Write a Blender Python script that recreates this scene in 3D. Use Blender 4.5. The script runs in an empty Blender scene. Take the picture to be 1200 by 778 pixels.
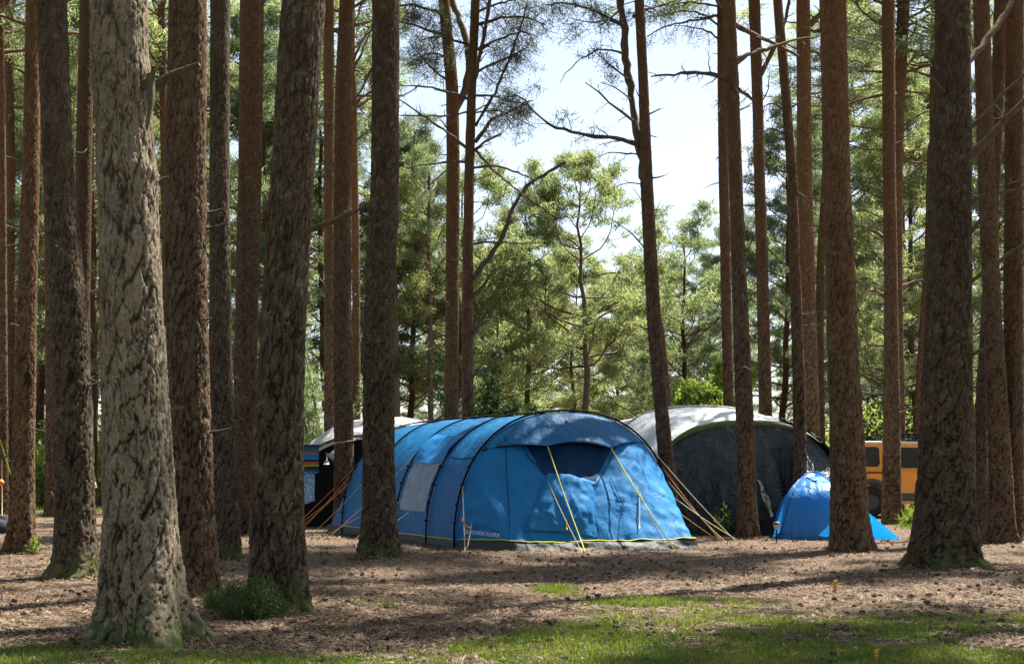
import bpy, math, random
import numpy as np
from mathutils import Vector, Matrix
random.seed(7)
SC = bpy.context.scene
COL = SC.collection
F = 1667.0; CX = 600.0; HY = 547.0; CH = 1.35

# ---------------------------------------------------------------- helpers
def P(px, py, d):
    return np.array([(px-CX)/F*d, d, CH+(HY-py)/F*d])
def Gd(py): return F*CH/(py-HY)

def hash2(ix, iy, seed=0):
    ix = ix.astype(np.int64); iy = iy.astype(np.int64)
    h = (ix*374761393 + iy*668265263 + seed*1442695041) & 0xFFFFFFFF
    h = ((h ^ (h >> 13))*1274126177) & 0xFFFFFFFF
    h = (h ^ (h >> 16)) & 0xFFFFFFFF
    h = (h*2246822519) & 0xFFFFFFFF
    h = h ^ (h >> 15)
    return (h & 0xFFFFFF)/float(0xFFFFFF)
def noise2(x, y, seed=0, wrapx=None):
    x0 = np.floor(x); y0 = np.floor(y); fx = x-x0; fy = y-y0
    fx = fx*fx*(3-2*fx); fy = fy*fy*(3-2*fy)
    xa = x0; xb = x0+1
    if wrapx: xa = np.mod(xa, wrapx); xb = np.mod(xb, wrapx)
    a = hash2(xa, y0, seed); b = hash2(xb, y0, seed)
    c = hash2(xa, y0+1, seed); d = hash2(xb, y0+1, seed)
    return (a*(1-fx)+b*fx)*(1-fy)+(c*(1-fx)+d*fx)*fy
def fbm(x, y, seed=0, octv=4):
    s = 0; a = .5; t = 0
    for i in range(octv):
        s = s+a*noise2(x*2**i+17*i, y*2**i+31*i, seed+i); t += a; a *= .5
    return s/t
def smooth(a, b, x):
    t = np.clip((x-a)/(b-a), 0, 1); return t*t*(3-2*t)
def voro(u, v, wrap, seed, jit=.85, sx=1., sy=1.):
    """cell voronoi on a cylinder: returns edge distance F2-F1, cell id hash"""
    iu = np.floor(u); iv = np.floor(v)
    f1 = np.full(u.shape, 9.); f2 = np.full(u.shape, 9.); idh = np.zeros(u.shape)
    for dj in (-1, 0, 1):
        for di in (-1, 0, 1):
            cu = iu+di; cv = iv+dj; wu = np.mod(cu, wrap)
            px = cu+.5+jit*(hash2(wu, cv, seed)-.5)+.25*(cv % 2)
            py = cv+.5+jit*(hash2(wu, cv, seed+5)-.5)
            d = np.sqrt(((u-px)*sx)**2+((v-py)*sy)**2)
            nid = hash2(wu, cv, seed+9)
            m = d < f1
            f2 = np.where(m, f1, np.minimum(f2, d)); idh = np.where(m, nid, idh); f1 = np.where(m, d, f1)
    return f2-f1, idh

class MB:
    def __init__(s): s.v = []; s.t = []; s.q = []; s.n = 0; s.attr = []
    def add(s, v, tris=None, quads=None, attr=None):
        v = np.asarray(v, float).reshape(-1, 3)
        if tris is not None and len(tris): s.t.append(np.asarray(tris, np.int64)+s.n)
        if quads is not None and len(quads): s.q.append(np.asarray(quads, np.int64)+s.n)
        s.v.append(v); s.attr.append(np.zeros(len(v)) if attr is None else np.asarray(attr, float).ravel()); s.n += len(v)
    def grid(s, A, wrap=False, attr=None):
        """A (r,c,3) grid"""
        r, c = A.shape[:2]
        i = np.arange(r-1)[:, None]; cc = c if wrap else c-1
        j = np.arange(cc)[None, :]; j2 = (j+1) % c
        q = np.stack([i*c+j, i*c+j2, (i+1)*c+j2, (i+1)*c+j], -1).reshape(-1, 4)
        s.add(A.reshape(-1, 3), quads=q, attr=attr)
    def tube(s, path, rad, k=6, cap=True):
        p = np.asarray(path, float); n = len(p)
        r = np.broadcast_to(np.asarray(rad, float), (n,))
        t = np.gradient(p, axis=0); t /= np.linalg.norm(t, axis=1)[:, None]+1e-9
        m = t.mean(0); ref = np.array([0, 0, 1.]) if abs(m[2]) < .8*np.linalg.norm(m)+1e-6 else np.array([1., 0, 0])
        a = np.cross(t, ref); a /= np.linalg.norm(a, axis=1)[:, None]+1e-9; b = np.cross(t, a)
        th = np.arange(k)/k*2*math.pi
        A = p[:, None]+r[:, None, None]*(np.cos(th)[None, :, None]*a[:, None]+np.sin(th)[None, :, None]*b[:, None])
        base = s.n; s.grid(A, wrap=True)
        if cap and k >= 3:
            for row, fl in ((0, 1), (n-1, -1)):
                idx = base+row*k+np.arange(k)
                f = [[idx[0], idx[i], idx[i+1]][::fl] for i in range(1, k-1)]
                s.t.append(np.array(f))
    def box(s, c, size, rot=0.):
        x, y, z = np.array(size)/2.
        v = np.array([[a*x, b*y, d*z] for a in (-1, 1) for b in (-1, 1) for d in (-1, 1)])
        cr, sr = math.cos(rot), math.sin(rot)
        v = np.stack([v[:, 0]*cr-v[:, 1]*sr, v[:, 0]*sr+v[:, 1]*cr, v[:, 2]], 1)+np.array(c)
        s.add(v, quads=[[0, 1, 3, 2], [4, 6, 7, 5], [0, 4, 5, 1], [2, 3, 7, 6], [0, 2, 6, 4], [1, 5, 7, 3]])
    def build(s, name, mat, parent=None, smooth_=True, attr=None, solid=0., loc=None):
        me = bpy.data.meshes.new(name)
        v = np.concatenate(s.v) if s.v else np.zeros((0, 3))
        t = np.concatenate(s.t) if s.t else np.zeros((0, 3), int)
        q = np.concatenate(s.q) if s.q else np.zeros((0, 4), int)
        me.vertices.add(len(v)); me.vertices.foreach_set('co', v.astype(np.float32).ravel())
        nl = len(t)*3+len(q)*4
        me.loops.add(nl); me.polygons.add(len(t)+len(q))
        me.loops.foreach_set('vertex_index', np.concatenate([t.ravel(), q.ravel()]).astype(np.int32))
        st = np.concatenate([np.arange(len(t))*3, len(t)*3+np.arange(len(q))*4]).astype(np.int32)
        me.polygons.foreach_set('loop_start', st)
        me.polygons.foreach_set('use_smooth', np.full(len(st), smooth_))
        me.update(calc_edges=True)
        if attr:
            at = me.attributes.new(attr, 'FLOAT', 'POINT'); at.data.foreach_set('value', np.concatenate(s.attr).astype(np.float32))
        if mat: me.materials.append(mat)
        o = bpy.data.objects.new(name, me); COL.objects.link(o)
        if parent: o.parent = parent
        if loc is not None: o.location = loc
        if solid:
            m = o.modifiers.new('s', 'SOLIDIFY'); m.thickness = solid; m.offset = 0
        return o

def tag(o, label, cat, group=None, kind=None):
    if label: o['label'] = label
    if cat: o['category'] = cat
    if group: o['group'] = group
    if kind: o['kind'] = kind
    return o
def thing(name, label, cat, loc=(0, 0, 0), rz=0, group=None):
    o = bpy.data.objects.new(name, None); COL.objects.link(o); o.empty_display_size = .2
    o.location = loc; o.rotation_euler = (0, 0, rz)
    return tag(o, label, cat, group)
def copy_tree(o, parent=None):
    c = o.copy(); COL.objects.link(c)
    if parent: c.parent = parent
    for ch in list(o.children): copy_tree(ch, c)
    return c

# ---------------------------------------------------------------- materials
def newmat(name):
    m = bpy.data.materials.new(name); m.use_nodes = True
    nt = m.node_tree; nt.nodes.clear()
    out = nt.nodes.new('ShaderNodeOutputMaterial')
    return m, nt, out
class N:
    def __init__(s, nt): s.nt = nt
    def new(s, t, **kw):
        n = s.nt.nodes.new(t)
        for k, v in kw.items(): setattr(n, k, v)
        return n
    def link(s, a, b): s.nt.links.new(a, b)
    def setin(s, sock, v):
        if hasattr(v, 'is_linked') or isinstance(v, bpy.types.NodeSocket): s.link(v, sock)
        elif isinstance(v, (tuple, list)) and len(v) == 3 and sock.type == 'RGBA': sock.default_value = (*v, 1)
        else: sock.default_value = v
    def noise(s, vec, scale, detail=4, rough=.55, dist=0.):
        n = s.new('ShaderNodeTexNoise'); s.link(vec, n.inputs['Vector'])
        n.inputs['Scale'].default_value = scale; n.inputs['Detail'].default_value = detail
        n.inputs['Roughness'].default_value = rough; n.inputs['Distortion'].default_value = dist
        return n.outputs['Fac']
    def mapping(s, vec, sc):
        n = s.new('ShaderNodeMapping'); s.link(vec, n.inputs['Vector']); n.inputs['Scale'].default_value = sc
        return n.outputs[0]
    def ramp(s, fac, stops):
        n = s.new('ShaderNodeValToRGB'); s.link(fac, n.inputs[0])
        e = n.color_ramp.elements
        while len(e) < len(stops): e.new(.5)
        for i, (p, c) in enumerate(stops):
            e[i].position = p; e[i].color = (*c, 1) if not isinstance(c, (int, float)) else (c, c, c, 1)
        return n.outputs[0]
    def mix(s, f, a, b, mode='MIX'):
        n = s.new('ShaderNodeMix', data_type='RGBA', blend_type=mode)
        s.setin(n.inputs[0], f); s.setin(n.inputs[6], a); s.setin(n.inputs[7], b)
        return n.outputs[2]
    def math(s, op, a, b=0., c=None):
        n = s.new('ShaderNodeMath', operation=op)
        s.setin(n.inputs[0], a); s.setin(n.inputs[1], b)
        if c is not None: s.setin(n.inputs[2], c)
        return n.outputs[0]
    def bump(s, h, dist, strength=1., nrm=None):
        n = s.new('ShaderNodeBump'); s.link(h, n.inputs['Height'])
        n.inputs['Distance'].default_value = dist; n.inputs['Strength'].default_value = strength
        if nrm is not None: s.link(nrm, n.inputs['Normal'])
        return n.outputs[0]
    def bsdf(s, col, rough=.8, nrm=None, spec=.3, metal=0.):
        n = s.new('ShaderNodeBsdfPrincipled')
        s.setin(n.inputs['Base Color'], col); s.setin(n.inputs['Roughness'], rough)
        n.inputs['Specular IOR Level'].default_value = spec; n.inputs['Metallic'].default_value = metal
        if nrm is not None: s.link(nrm, n.inputs['Normal'])
        return n.outputs[0]
    def obj(s): return s.new('ShaderNodeTexCoord').outputs['Object']
    def rnd(s): return s.new('ShaderNodeObjectInfo').outputs['Random']
    def sep(s, v):
        n = s.new('ShaderNodeSeparateXYZ'); s.link(v, n.inputs[0]); return n.outputs

def bark_mat(name, dark, mid, light, orange, oz0, oz1, lichen=0., moss=0., attr=True, omax=1.):
    m, nt, out = newmat(name); n = N(nt)
    ob = n.obj(); xyz = n.sep(ob)
    st = n.mapping(ob, (1, 1, .35))
    big = n.noise(n.mapping(ob, (1, 1, .45)), 5, 3)
    fine = n.noise(st, 60, 5, .65)
    fl = n.new('ShaderNodeTexVoronoi'); n.link(n.mapping(ob, (34, 34, 11)), fl.inputs['Vector']); flk = n.sep(fl.outputs['Color'])[0]
    med = n.noise(st, 18, 4, .6)
    if attr:
        a = n.new('ShaderNodeAttribute', attribute_name='plate'); h = a.outputs['Fac']
    else:
        vo = n.new('ShaderNodeTexVoronoi', feature='DISTANCE_TO_EDGE')
        w = n.new('ShaderNodeVectorMath', operation='ADD')
        nn = n.new('ShaderNodeTexNoise'); n.link(ob, nn.inputs['Vector']); nn.inputs['Scale'].default_value = 9
        sc_ = n.new('ShaderNodeVectorMath', operation='SCALE'); n.link(nn.outputs['Color'], sc_.inputs[0]); sc_.inputs['Scale'].default_value = .06
        n.link(ob, w.inputs[0]); n.link(sc_.outputs[0], w.inputs[1])
        n.link(n.mapping(w.outputs[0], (20, 20, 7)), vo.inputs['Vector'])
        h = n.math('MINIMUM', n.math('MULTIPLY', vo.outputs['Distance'], 3.2), 1.)
    c = n.ramp(med, [(.3, mid), (.52, light), (.72, mid)])
    c = n.mix(n.ramp(fine, [(.35, 0.), (.75, .8)]), c, light)
    c = n.mix(n.ramp(big, [(.45, 0.), (.65, .6)]), c, mid)
    c = n.mix(1., c, n.ramp(flk, [(0., (.62, .6, .58)), (.5, (.95, .93, .9)), (1., (1.35, 1.3, 1.22))]), 'MULTIPLY')
    # orange upper bark
    oz = n.math('ADD', xyz[2], n.math('MULTIPLY', n.math('SUBTRACT', big, .5), 7.))
    fo = n.new('ShaderNodeMapRange'); n.link(oz, fo.inputs[0]); fo.inputs[1].default_value = oz0; fo.inputs[2].default_value = oz1; fo.inputs[4].default_value = omax
    c = n.mix(fo.outputs[0], c, n.mix(fine, orange, tuple(x*.45 for x in orange)))
    if lichen:
        lf = n.ramp(n.noise(ob, 7, 5, .7), [(.56, 0.), (.62, lichen)])
        c = n.mix(lf, c, (.30, .34, .25))
        lf = n.ramp(n.noise(n.mapping(ob, (1, 1, .6)), 3, 4, .6), [(.5, 0.), (.75, lichen*.7)])
        c = n.mix(lf, c, (.14, .15, .085))
    up = n.new('ShaderNodeMapRange'); n.link(xyz[2], up.inputs[0]); up.inputs[1].default_value = 1.5; up.inputs[2].default_value = 8; up.inputs[3].default_value = 1.; up.inputs[4].default_value = .45
    c = n.mix(n.math('MULTIPLY', n.ramp(h, [(.0, 1.), (.4, .45), (.8, 0.)]), up.outputs[0]), c, dark)
    if moss:
        mz = n.math('ADD', n.math('MULTIPLY', xyz[2], -1.3), n.math('SUBTRACT', n.math('MULTIPLY', n.noise(ob, 8, 6, .8), 3.2), .80))
        c = n.mix(n.ramp(mz, [(.55, 0.), (.68, moss)]), c, n.mix(fine, (.05, .075, .018), (.09, .12, .03)))
    rb = n.rnd(); c = n.mix(1., c, n.ramp(rb, [(0., (.72, .74, .76)), (.35, (1., .93, .86)), (.7, (1.05, 1.05, 1.03)), (1., (1.28, 1.16, 1.0))]), 'MULTIPLY')
    hh = n.math('ADD', n.math('MULTIPLY', h, .6 if not attr else .0), n.math('ADD', n.math('ADD', n.math('MULTIPLY', fine, .4), n.math('MULTIPLY', flk, .25)), n.math('MULTIPLY', med, .5)))
    nrm = n.bump(hh, .018 if attr else .03, .9)
    n.link(n.bsdf(c, .92, nrm, .12), out.inputs[0])
    return m
M = {}
M['bark'] = bark_mat('bark', (.012, .008, .006), (.062, .040, .027), (.140, .094, .063), (.20, .105, .052), 4.0, 10, lichen=.15, omax=.7)
M['bark_grey'] = bark_mat('bark_grey', (.010, .008, .006), (.046, .034, .024), (.105, .081, .059), (.13, .08, .048), 5, 11, lichen=.2, moss=.6, omax=.5)
M['bark_hero'] = bark_mat('bark_hero', (.010, .007, .005), (.112, .084, .058), (.265, .215, .16), (.24, .15, .085), 7, 13, lichen=.3, moss=.9, omax=.4)
M['bark_far'] = bark_mat('bark_far', (.022, .015, .011), (.075, .052, .037), (.145, .106, .078), (.25, .135, .07), 1.5, 9.0, attr=False)
M['bark_pale'] = bark_mat('bark_pale', (.06, .05, .045), (.2, .175, .15), (.33, .3, .26), (.32, .2, .12), 7, 12, attr=False)

def simple(name, col, rough=.7, var=.25, scale=12, bump=.0, spec=.3, metal=0., bscale=None, stretch=(1, 1, 1)):
    m, nt, out = newmat(name); n = N(nt); ob = n.mapping(n.obj(), stretch)
    f = n.noise(ob, scale, 4)
    c = n.mix(n.ramp(f, [(.3, 0.), (.7, 1.)]), tuple(x*(1-var) for x in col), tuple(min(1, x*(1+var)) for x in col))
    nrm = n.bump(n.noise(ob, bscale or scale*3, 4), bump, .8) if bump else None
    n.link(n.bsdf(c, rough, nrm, spec, metal), out.inputs[0]); return m
def leafy(name, c1, c2, trans, tw=.45, rough=.6, nscale=.6, spec=.35, rv=.35):
    m, nt, out = newmat(name); n = N(nt)
    ge = n.new('ShaderNodeNewGeometry')
    f = n.noise(ge.outputs['Position'], nscale, 3)
    isl = ge.outputs['Random Per Island']
    c = n.mix(n.ramp(f, [(.35, 0.), (.65, 1.)]), c1, c2)
    c = n.mix(1., c, n.ramp(isl, [(0., 1-rv), (1., 1+rv)]), 'MULTIPLY')
    c = n.mix(1., c, n.ramp(n.rnd(), [(0., (.8, .85, .9)), (.5, (1, 1, 1)), (1., (1.2, 1.12, .95))]), 'MULTIPLY')
    tr = n.new('ShaderNodeBsdfTranslucent'); n.link(n.mix(1., c, trans, 'MULTIPLY'), tr.inputs[0])
    ms = n.new('ShaderNodeMixShader'); ms.inputs[0].default_value = tw
    n.link(n.bsdf(c, rough, None, spec), ms.inputs[1]); n.link(tr.outputs[0], ms.inputs[2])
    n.link(ms.outputs[0], out.inputs[0]); return m
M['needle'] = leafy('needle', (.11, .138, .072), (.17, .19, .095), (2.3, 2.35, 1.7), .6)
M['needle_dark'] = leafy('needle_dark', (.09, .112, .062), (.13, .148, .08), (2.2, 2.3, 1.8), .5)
M['needle_silhouette'] = leafy('needle_silhouette', (.035, .048, .024), (.055, .065, .03), (1.8, 1.9, 1.3), .3)  # needle copy painted darker, as if backlit against the sky
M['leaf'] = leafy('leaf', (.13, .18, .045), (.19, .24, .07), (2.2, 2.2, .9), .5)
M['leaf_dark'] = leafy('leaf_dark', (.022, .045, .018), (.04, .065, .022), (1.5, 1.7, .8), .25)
M['heather'] = leafy('heather', (.035, .06, .018), (.06, .085, .025), (1.8, 2., .8), .3)
M['grass'] = leafy('grass', (.06, .10, .022), (.14, .165, .045), (2., 2.1, .9), .4, nscale=1.5)
M['litter'] = leafy('litter', (.13, .08, .045), (.30, .20, .125), (1., .9, .8), .1, nscale=2.5, rv=.5, spec=.15)
M['twig'] = simple('twig', (.085, .062, .048), .9, .35, 30)
M['deadwood'] = simple('deadwood', (.11, .095, .055), .9, .5, 30, .02, stretch=(1, 1, 1))
M['limb'] = simple('limb', (.12, .075, .048), .9, .35, 12, .01)
M['cone'] = simple('cone', (.06, .04, .03), .9, .4, 60)

def fabric(name, col, rough=.55, trans=.25, tint=None, bump=.004, bscale=45, spec=.4, var=.08, weave=True, wr=.02):
    m, nt, out = newmat(name); n = N(nt); ob = n.obj()
    f = n.noise(ob, 2.5, 4)
    c = n.mix(n.ramp(f, [(.35, 0.), (.65, 1.)]), tuple(x*(1-var) for x in col), tuple(min(1, x*(1+var)) for x in col))
    w1 = n.noise(n.mapping(ob, (1, 1, .5)), 5, 5, .6, .6)
    w2 = n.noise(ob, bscale, 2)
    nrm = n.bump(w1, wr*4, .6); nrm = n.bump(w2, bump, .5, nrm)
    tr = n.new('ShaderNodeBsdfTranslucent'); n.setin(tr.inputs[0], tint or col)
    ms = n.new('ShaderNodeMixShader'); ms.inputs[0].default_value = trans
    n.link(n.bsdf(c, rough, nrm, spec), ms.inputs[1]); n.link(tr.outputs[0], ms.inputs[2])
    n.link(ms.outputs[0], out.inputs[0]); return m
M['blue'] = fabric('tent_blue', (.004, .13, .31), .5, .25, (.01, .22, .55), spec=.3)
M['blue_light'] = fabric('tent_blue_light', (.014, .20, .47), .6, .22, (.02, .24, .6), spec=.25, wr=.010)
M['bright_blue'] = fabric('bright_blue', (.012, .22, .58), .4, .35, (.01, .32, .8), spec=.6)
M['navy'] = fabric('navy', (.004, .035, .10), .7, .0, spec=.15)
M['skirt'] = fabric('skirt', (.026, .03, .028), .6, .05, bump=.003)
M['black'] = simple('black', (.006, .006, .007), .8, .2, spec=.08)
M['silver'] = fabric('silver', (.64, .65, .65), .38, .12, (.5, .5, .5), spec=.6, var=.12)
M['silver_dim'] = fabric('silver_dim', (.42, .42, .41), .5, .1, (.4, .4, .4), spec=.5, var=.15)
M['olive'] = fabric('olive', (.13, .15, .03), .6, .1)
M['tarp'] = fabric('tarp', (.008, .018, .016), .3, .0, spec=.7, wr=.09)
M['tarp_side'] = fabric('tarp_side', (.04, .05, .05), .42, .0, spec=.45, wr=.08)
M['rope_tan'] = simple('rope_tan', (.48, .36, .2), .8, .1)
M['rope_orange'] = simple('rope_orange', (.5, .2, .05), .8, .1)
M['rope_yellow'] = simple('rope_yellow', (.6, .55, .06), .8, .1)
M['white'] = simple('white', (.7, .72, .72), .6, .05)
M['plastic_win'] = fabric('plastic_win', (.22, .32, .40), .22, .25, (.4, .5, .6), spec=.8, wr=.04, bump=.002)
M['van'] = simple('van', (.72, .26, .012), .3, .06, 1, spec=.6)
M['van_grey'] = simple('van_grey', (.06, .06, .06), .5, .1)
M['glass'] = simple('glass', (.008, .010, .012), .12, .1, spec=.35)
M['alu'] = simple('alu', (.55, .56, .57), .3, .1, metal=.6)
M['tyre'] = simple('tyre', (.02, .02, .02), .85, .2)
M['skin'] = simple('skin', (.5, .3, .22), .6, .05)
M['jacket'] = simple('jacket', (.015, .018, .025), .8, .2)
M['jeans'] = simple('jeans', (.03, .045, .08), .8, .2)
M['hair'] = simple('hair', (.05, .03, .02), .7, .2)
M['orange'] = simple('orange', (.6, .18, .03), .6, .15)
M['lime'] = simple('lime', (.5, .6, .06), .7, .1)

# ---------------------------------------------------------------- ground
GR = [(800, 709, 125, 9, 1.4), (700, 713, 60, 6, .6), (655, 692, 42, 8, 1.2), (445, 708, 95, 5, .9), (75, 703, 60, 6, .8), (385, 625, 22, 4, .8),
      (1070, 612, 28, 9, 1.5), (1140, 655, 45, 7, .35), (60, 592, 75, 14, 1.6), (850, 618, 40, 8, 1.3), (300, 712, 60, 10, .8), (1150, 700, 80, 8, .5),
      (270, 660, 25, 4, .7), (45, 640, 18, 6, .8), (545, 648, 40, 2.5, .3), (655, 590, 330, 24, .6)]
def grass_mask(x, y):
    yy = np.maximum(y, 3.)
    px = CX+F*x/yy; py = HY+F*CH/yy
    g = np.zeros_like(px)
    for a, b, rx, ry, s in GR:
        d = ((px-a)/rx)**2+((py-b)/ry)**2
        g = np.maximum(g, s*np.exp(-d*1.1))
    strip = smooth(738, 760, py+8*np.sin(x*1.3)-10*smooth(620, 300, px))*(.8+.3*smooth(300, 700, px))
    right = smooth(702, 730, py)*smooth(560, 760, px+(py-720)*4)*.85
    left = smooth(746, 770, py)*.4
    g = np.maximum(g, np.maximum(strip, right)); g = np.maximum(g, left)
    nz = fbm(x*1.1+3, y*1.1, 3, 4)
    nz2 = fbm(x*5, y*3, 8, 3)
    g = g*smooth(.28, .6, nz*.6+nz2*.4)*1.25
    g = np.maximum(g, smooth(60, 75, y)*.8)
    g = np.where(y < 9.2, np.maximum(g, .8), g)
    return np.clip(g, 0, 1)
def ground_z(x, y):
    x = np.asarray(x, float); y = np.asarray(y, float)
    near = np.exp(-((y-20)/40)**2)
    z = (fbm(x*.35, y*.35, 21, 3)-.5)*.10*near+(fbm(x*1.6, y*1.6, 5, 3)-.5)*.05*np.clip(near, 0, 1)
    z += .10*np.exp(-((x+.9)/1.1)**2-((y-20.6)/.9)**2)
    return z*np.clip((y-2)/6, 0, 1)
def gz(x, y): return float(ground_z(np.array([x]), np.array([y]))[0])
def G(px, py, dz=0.):
    d = Gd(py); x = (px-CX)/F*d
    return np.array([x, d, gz(x, d)+dz])

def axis(vals):
    out = [vals[0][0]]
    for a, b, st in vals:
        n = max(1, int(round((b-a)/st))); out += list(np.linspace(a, b, n+1)[1:])
    return np.array(out)
xs = axis([(-1500, -300, 300), (-300, -60, 30), (-60, -16, 2), (-16, -8, .25), (-8, 8, .06), (8, 16, .25), (16, 60, 2), (60, 300, 30), (300, 1500, 300)])
ys = axis([(-600, -40, 140), (-40, 4, 4), (4, 9, .25), (9, 16, .05), (16, 30, .075), (30, 50, .3), (50, 120, 3), (120, 300, 30), (300, 3000, 450)])
X, Y = np.meshgrid(xs, ys); Z = ground_z(X, Y)+(fbm(X*9, Y*9, 44, 3)-.5)*.05*np.exp(-((Y-16)/14)**2)
mb = MB(); mb.grid(np.stack([X, Y, Z], -1), attr=grass_mask(X, Y))
m, nt, out = newmat('ground'); n = N(nt); ob = n.obj()
a = n.new('ShaderNodeAttribute', attribute_name='grassy').outputs['Fac']
f1 = n.noise(ob, 1.3, 5, .6); f2 = n.noise(ob, 22, 6, .7); f3 = n.noise(n.mapping(ob, (1, 1.6, 1)), 90, 4, .7)
c = n.ramp(f2, [(.3, (.08, .055, .037)), (.5, (.175, .122, .085)), (.7, (.30, .22, .148))])
c = n.mix(n.ramp(f1, [(.35, 0.), (.7, .45)]), c, (.15, .10, .07))
c = n.mix(n.ramp(f3, [(.45, 0.), (.7, .5)]), c, (.38, .28, .20))
c = n.mix(n.ramp(n.noise(ob, 6, 4, .6), [(.58, 0.), (.66, .6)]), c, (.09, .06, .045))
gc = n.mix(f3, (.07, .08, .03), (.15, .13, .07))
gf = n.math('MULTIPLY', n.ramp(n.math('ADD', a, n.math('MULTIPLY', n.math('SUBTRACT', f2, .5), 1.2)), [(.35, 0.), (.8, 1.)]), .8)
c = n.mix(gf, c, gc)
nrm = n.bump(n.math('ADD', f2, n.math('MULTIPLY', f3, .5)), .05, 1.)
n.link(n.bsdf(c, .95, nrm, .1), out.inputs[0]); M['ground'] = m
g = mb.build('ground', m, attr='grassy'); tag(g, 'brown pine needle forest floor with green grassy patches', 'ground', kind='structure')

rng = np.random.default_rng(11)
def scatter_xy(nn, y0, y1, power=1.6, spread=.40, extra=.8):
    # density falls with distance
    u = rng.random(nn)
    p = 1-power
    y = (y0**p+(y1**p-y0**p)*u)**(1/p) if abs(p) > 1e-3 else y0*(y1/y0)**u
    x = (rng.random(nn)*2-1)*(spread*y+extra)
    return x, y
# grass blades ------------------------------------------------
def blades(x, y, h, w, lean=.5, bend=True):
    nn = len(x); z = ground_z(x, y)-.01
    az = rng.random(nn)*2*math.pi; la = rng.random(nn)*2*math.pi; ll = rng.random(nn)*lean*h
    base = np.stack([x, y, z], 1); side = np.stack([np.cos(az), np.sin(az), 0*az], 1)*w[:, None]
    tip = base+np.stack([np.cos(la)*ll, np.sin(la)*ll, h], 1)
    mid = base+np.stack([np.cos(la)*ll*.3, np.sin(la)*ll*.3, h*.6], 1)
    v = np.stack([base-side, base+side, mid+side*.7, mid-side*.7, tip], 1)
    i = np.arange(nn)*5
    return v.reshape(-1, 3), np.stack([i+3, i+2, i+4], 1), np.stack([i, i+1, i+2, i+3], 1)
x, y = scatter_xy(900000, 9.0, 60, 2.3)
gm = grass_mask(x, y); k = rng.random(len(x)) < gm**1.5*np.where(y > 30, .8, .6); x, y, gm = x[k], y[k], gm[k]
px_ = CX+F*x/y; py_ = HY+F*CH/y
tall = np.exp(-(((px_-1072)/22)**2+((py_-608)/12)**2))*.22+np.exp(-(((px_-800)/110)**2+((py_-709)/10)**2))*.035+np.exp(-(((px_-60)/80)**2+((py_-592)/16)**2))*.16+np.exp(-(((px_-650)/35)**2+((py_-692)/8)**2))*.05
h = (.015+.03*rng.random(len(x))**1.5)*(.5+gm)+tall*(.4+.6*rng.random(len(x)))
mb = MB(); v, t, q = blades(x, y, h, .002+.0018*rng.random(len(x))+.0001*y); mb.add(v, t, q)
# scattered tall wisps
x, y = scatter_xy(900, 9.5, 24, 2.); v, t, q = blades(x, y, .05+.1*rng.random(900), .002+0*x, 1.2); 
gmk = grass_mask(x, y) > .1
if gmk.any():
    v, t, q = blades(x[gmk], y[gmk], .05+.1*rng.random(gmk.sum()), .0025+0*x[gmk], 1.2); mb.add(v, t, q)
print('grass verts', mb.n)
tag(mb.build('grass', M['grass'], smooth_=False), 'short green grass growing in patches on the forest floor', 'grass', kind='stuff')
# needle litter: slivers, flakes, clods ------------------------
def slivers(x, y, L, w, rise):
    nn = len(x); z = ground_z(x, y)+.004+rng.random(nn)*.02
    az = rng.random(nn)*2*math.pi; d = np.stack([np.cos(az), np.sin(az), (rng.random(nn)-.5)*rise], 1)*L[:, None]
    s = np.stack([-np.sin(az), np.cos(az), (rng.random(nn)-.3)*1.2], 1)*w[:, None]
    c = np.stack([x, y, z+L*.1], 1)
    v = np.stack([c-d-s, c-d+s, c+d+s, c+d-s], 1).reshape(-1, 3); i = np.arange(nn)*4
    return v, np.stack([i, i+1, i+2, i+3], 1)
mb = MB()
x, y = scatter_xy(240000, 9.2, 34, 1.9); k = rng.random(len(x)) > grass_mask(x, y)*.9; x, y = x[k], y[k]
v, q = slivers(x, y, .015+.03*rng.random(len(x)), .0014+.003*rng.random(len(x))**2, .6); mb.add(v, quads=q)
x, y = scatter_xy(45000, 9.2, 34, 1.9); k = rng.random(len(x)) > grass_mask(x, y)*.8; x, y = x[k], y[k]
v, q = slivers(x, y, .006+.011*rng.random(len(x)), .004+.008*rng.random(len(x)), 1.8); mb.add(v, quads=q)
tag(mb.build('needle_litter', M['litter'], smooth_=False), 'fallen brown pine needles and bark flakes covering the forest floor', 'pine litter', kind='stuff')
# cones
def cone_mb(seed):
    r = random.Random(seed); mbx = MB(); nu, nv = 8, 6
    A = np.zeros((nv+1, nu, 3))
    for i in range(nv+1):
        f = i/nv; rr = .018*math.sin(math.pi*min(1, .08+f*.92))**.7*(1.15-.4*f)
        for j in range(nu):
            a = (j+.5*(i % 2))/nu*2*math.pi; q_ = rr*(1.25 if (i+j) % 2 else .8)*(.9+.2*r.random())
            A[i, j] = ((f-.5)*.06, math.cos(a)*q_, math.sin(a)*q_+.014)
    mbx.grid(A, wrap=True); return mbx
cones = [cone_mb(i).build('pine_cone', M['cone'], smooth_=False) for i in range(4)]
x, y = scatter_xy(2400, 9.8, 21, 2.0, .37, .2); k = (fbm(x*.9, y*.9, 61, 2) > .53) | (rng.random(len(x)) < .05); x, y = x[k][:290], y[k][:290]
for i in range(290):
    o = cones[i] if i < 4 else cones[i % 4].copy()
    if i >= 4: COL.objects.link(o)
    o.location = (x[i], y[i], gz(x[i], y[i])+.004); o.rotation_euler = (rng.random()*.6-.3, rng.random()*.8-.4, rng.random()*6.28)
    s = .85+.6*rng.random(); o.scale = (s, s, s)
    tag(o, 'small dark pine cone lying on the needle litter', 'pine cone', 'pine cones scattered over the forest floor')
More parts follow.
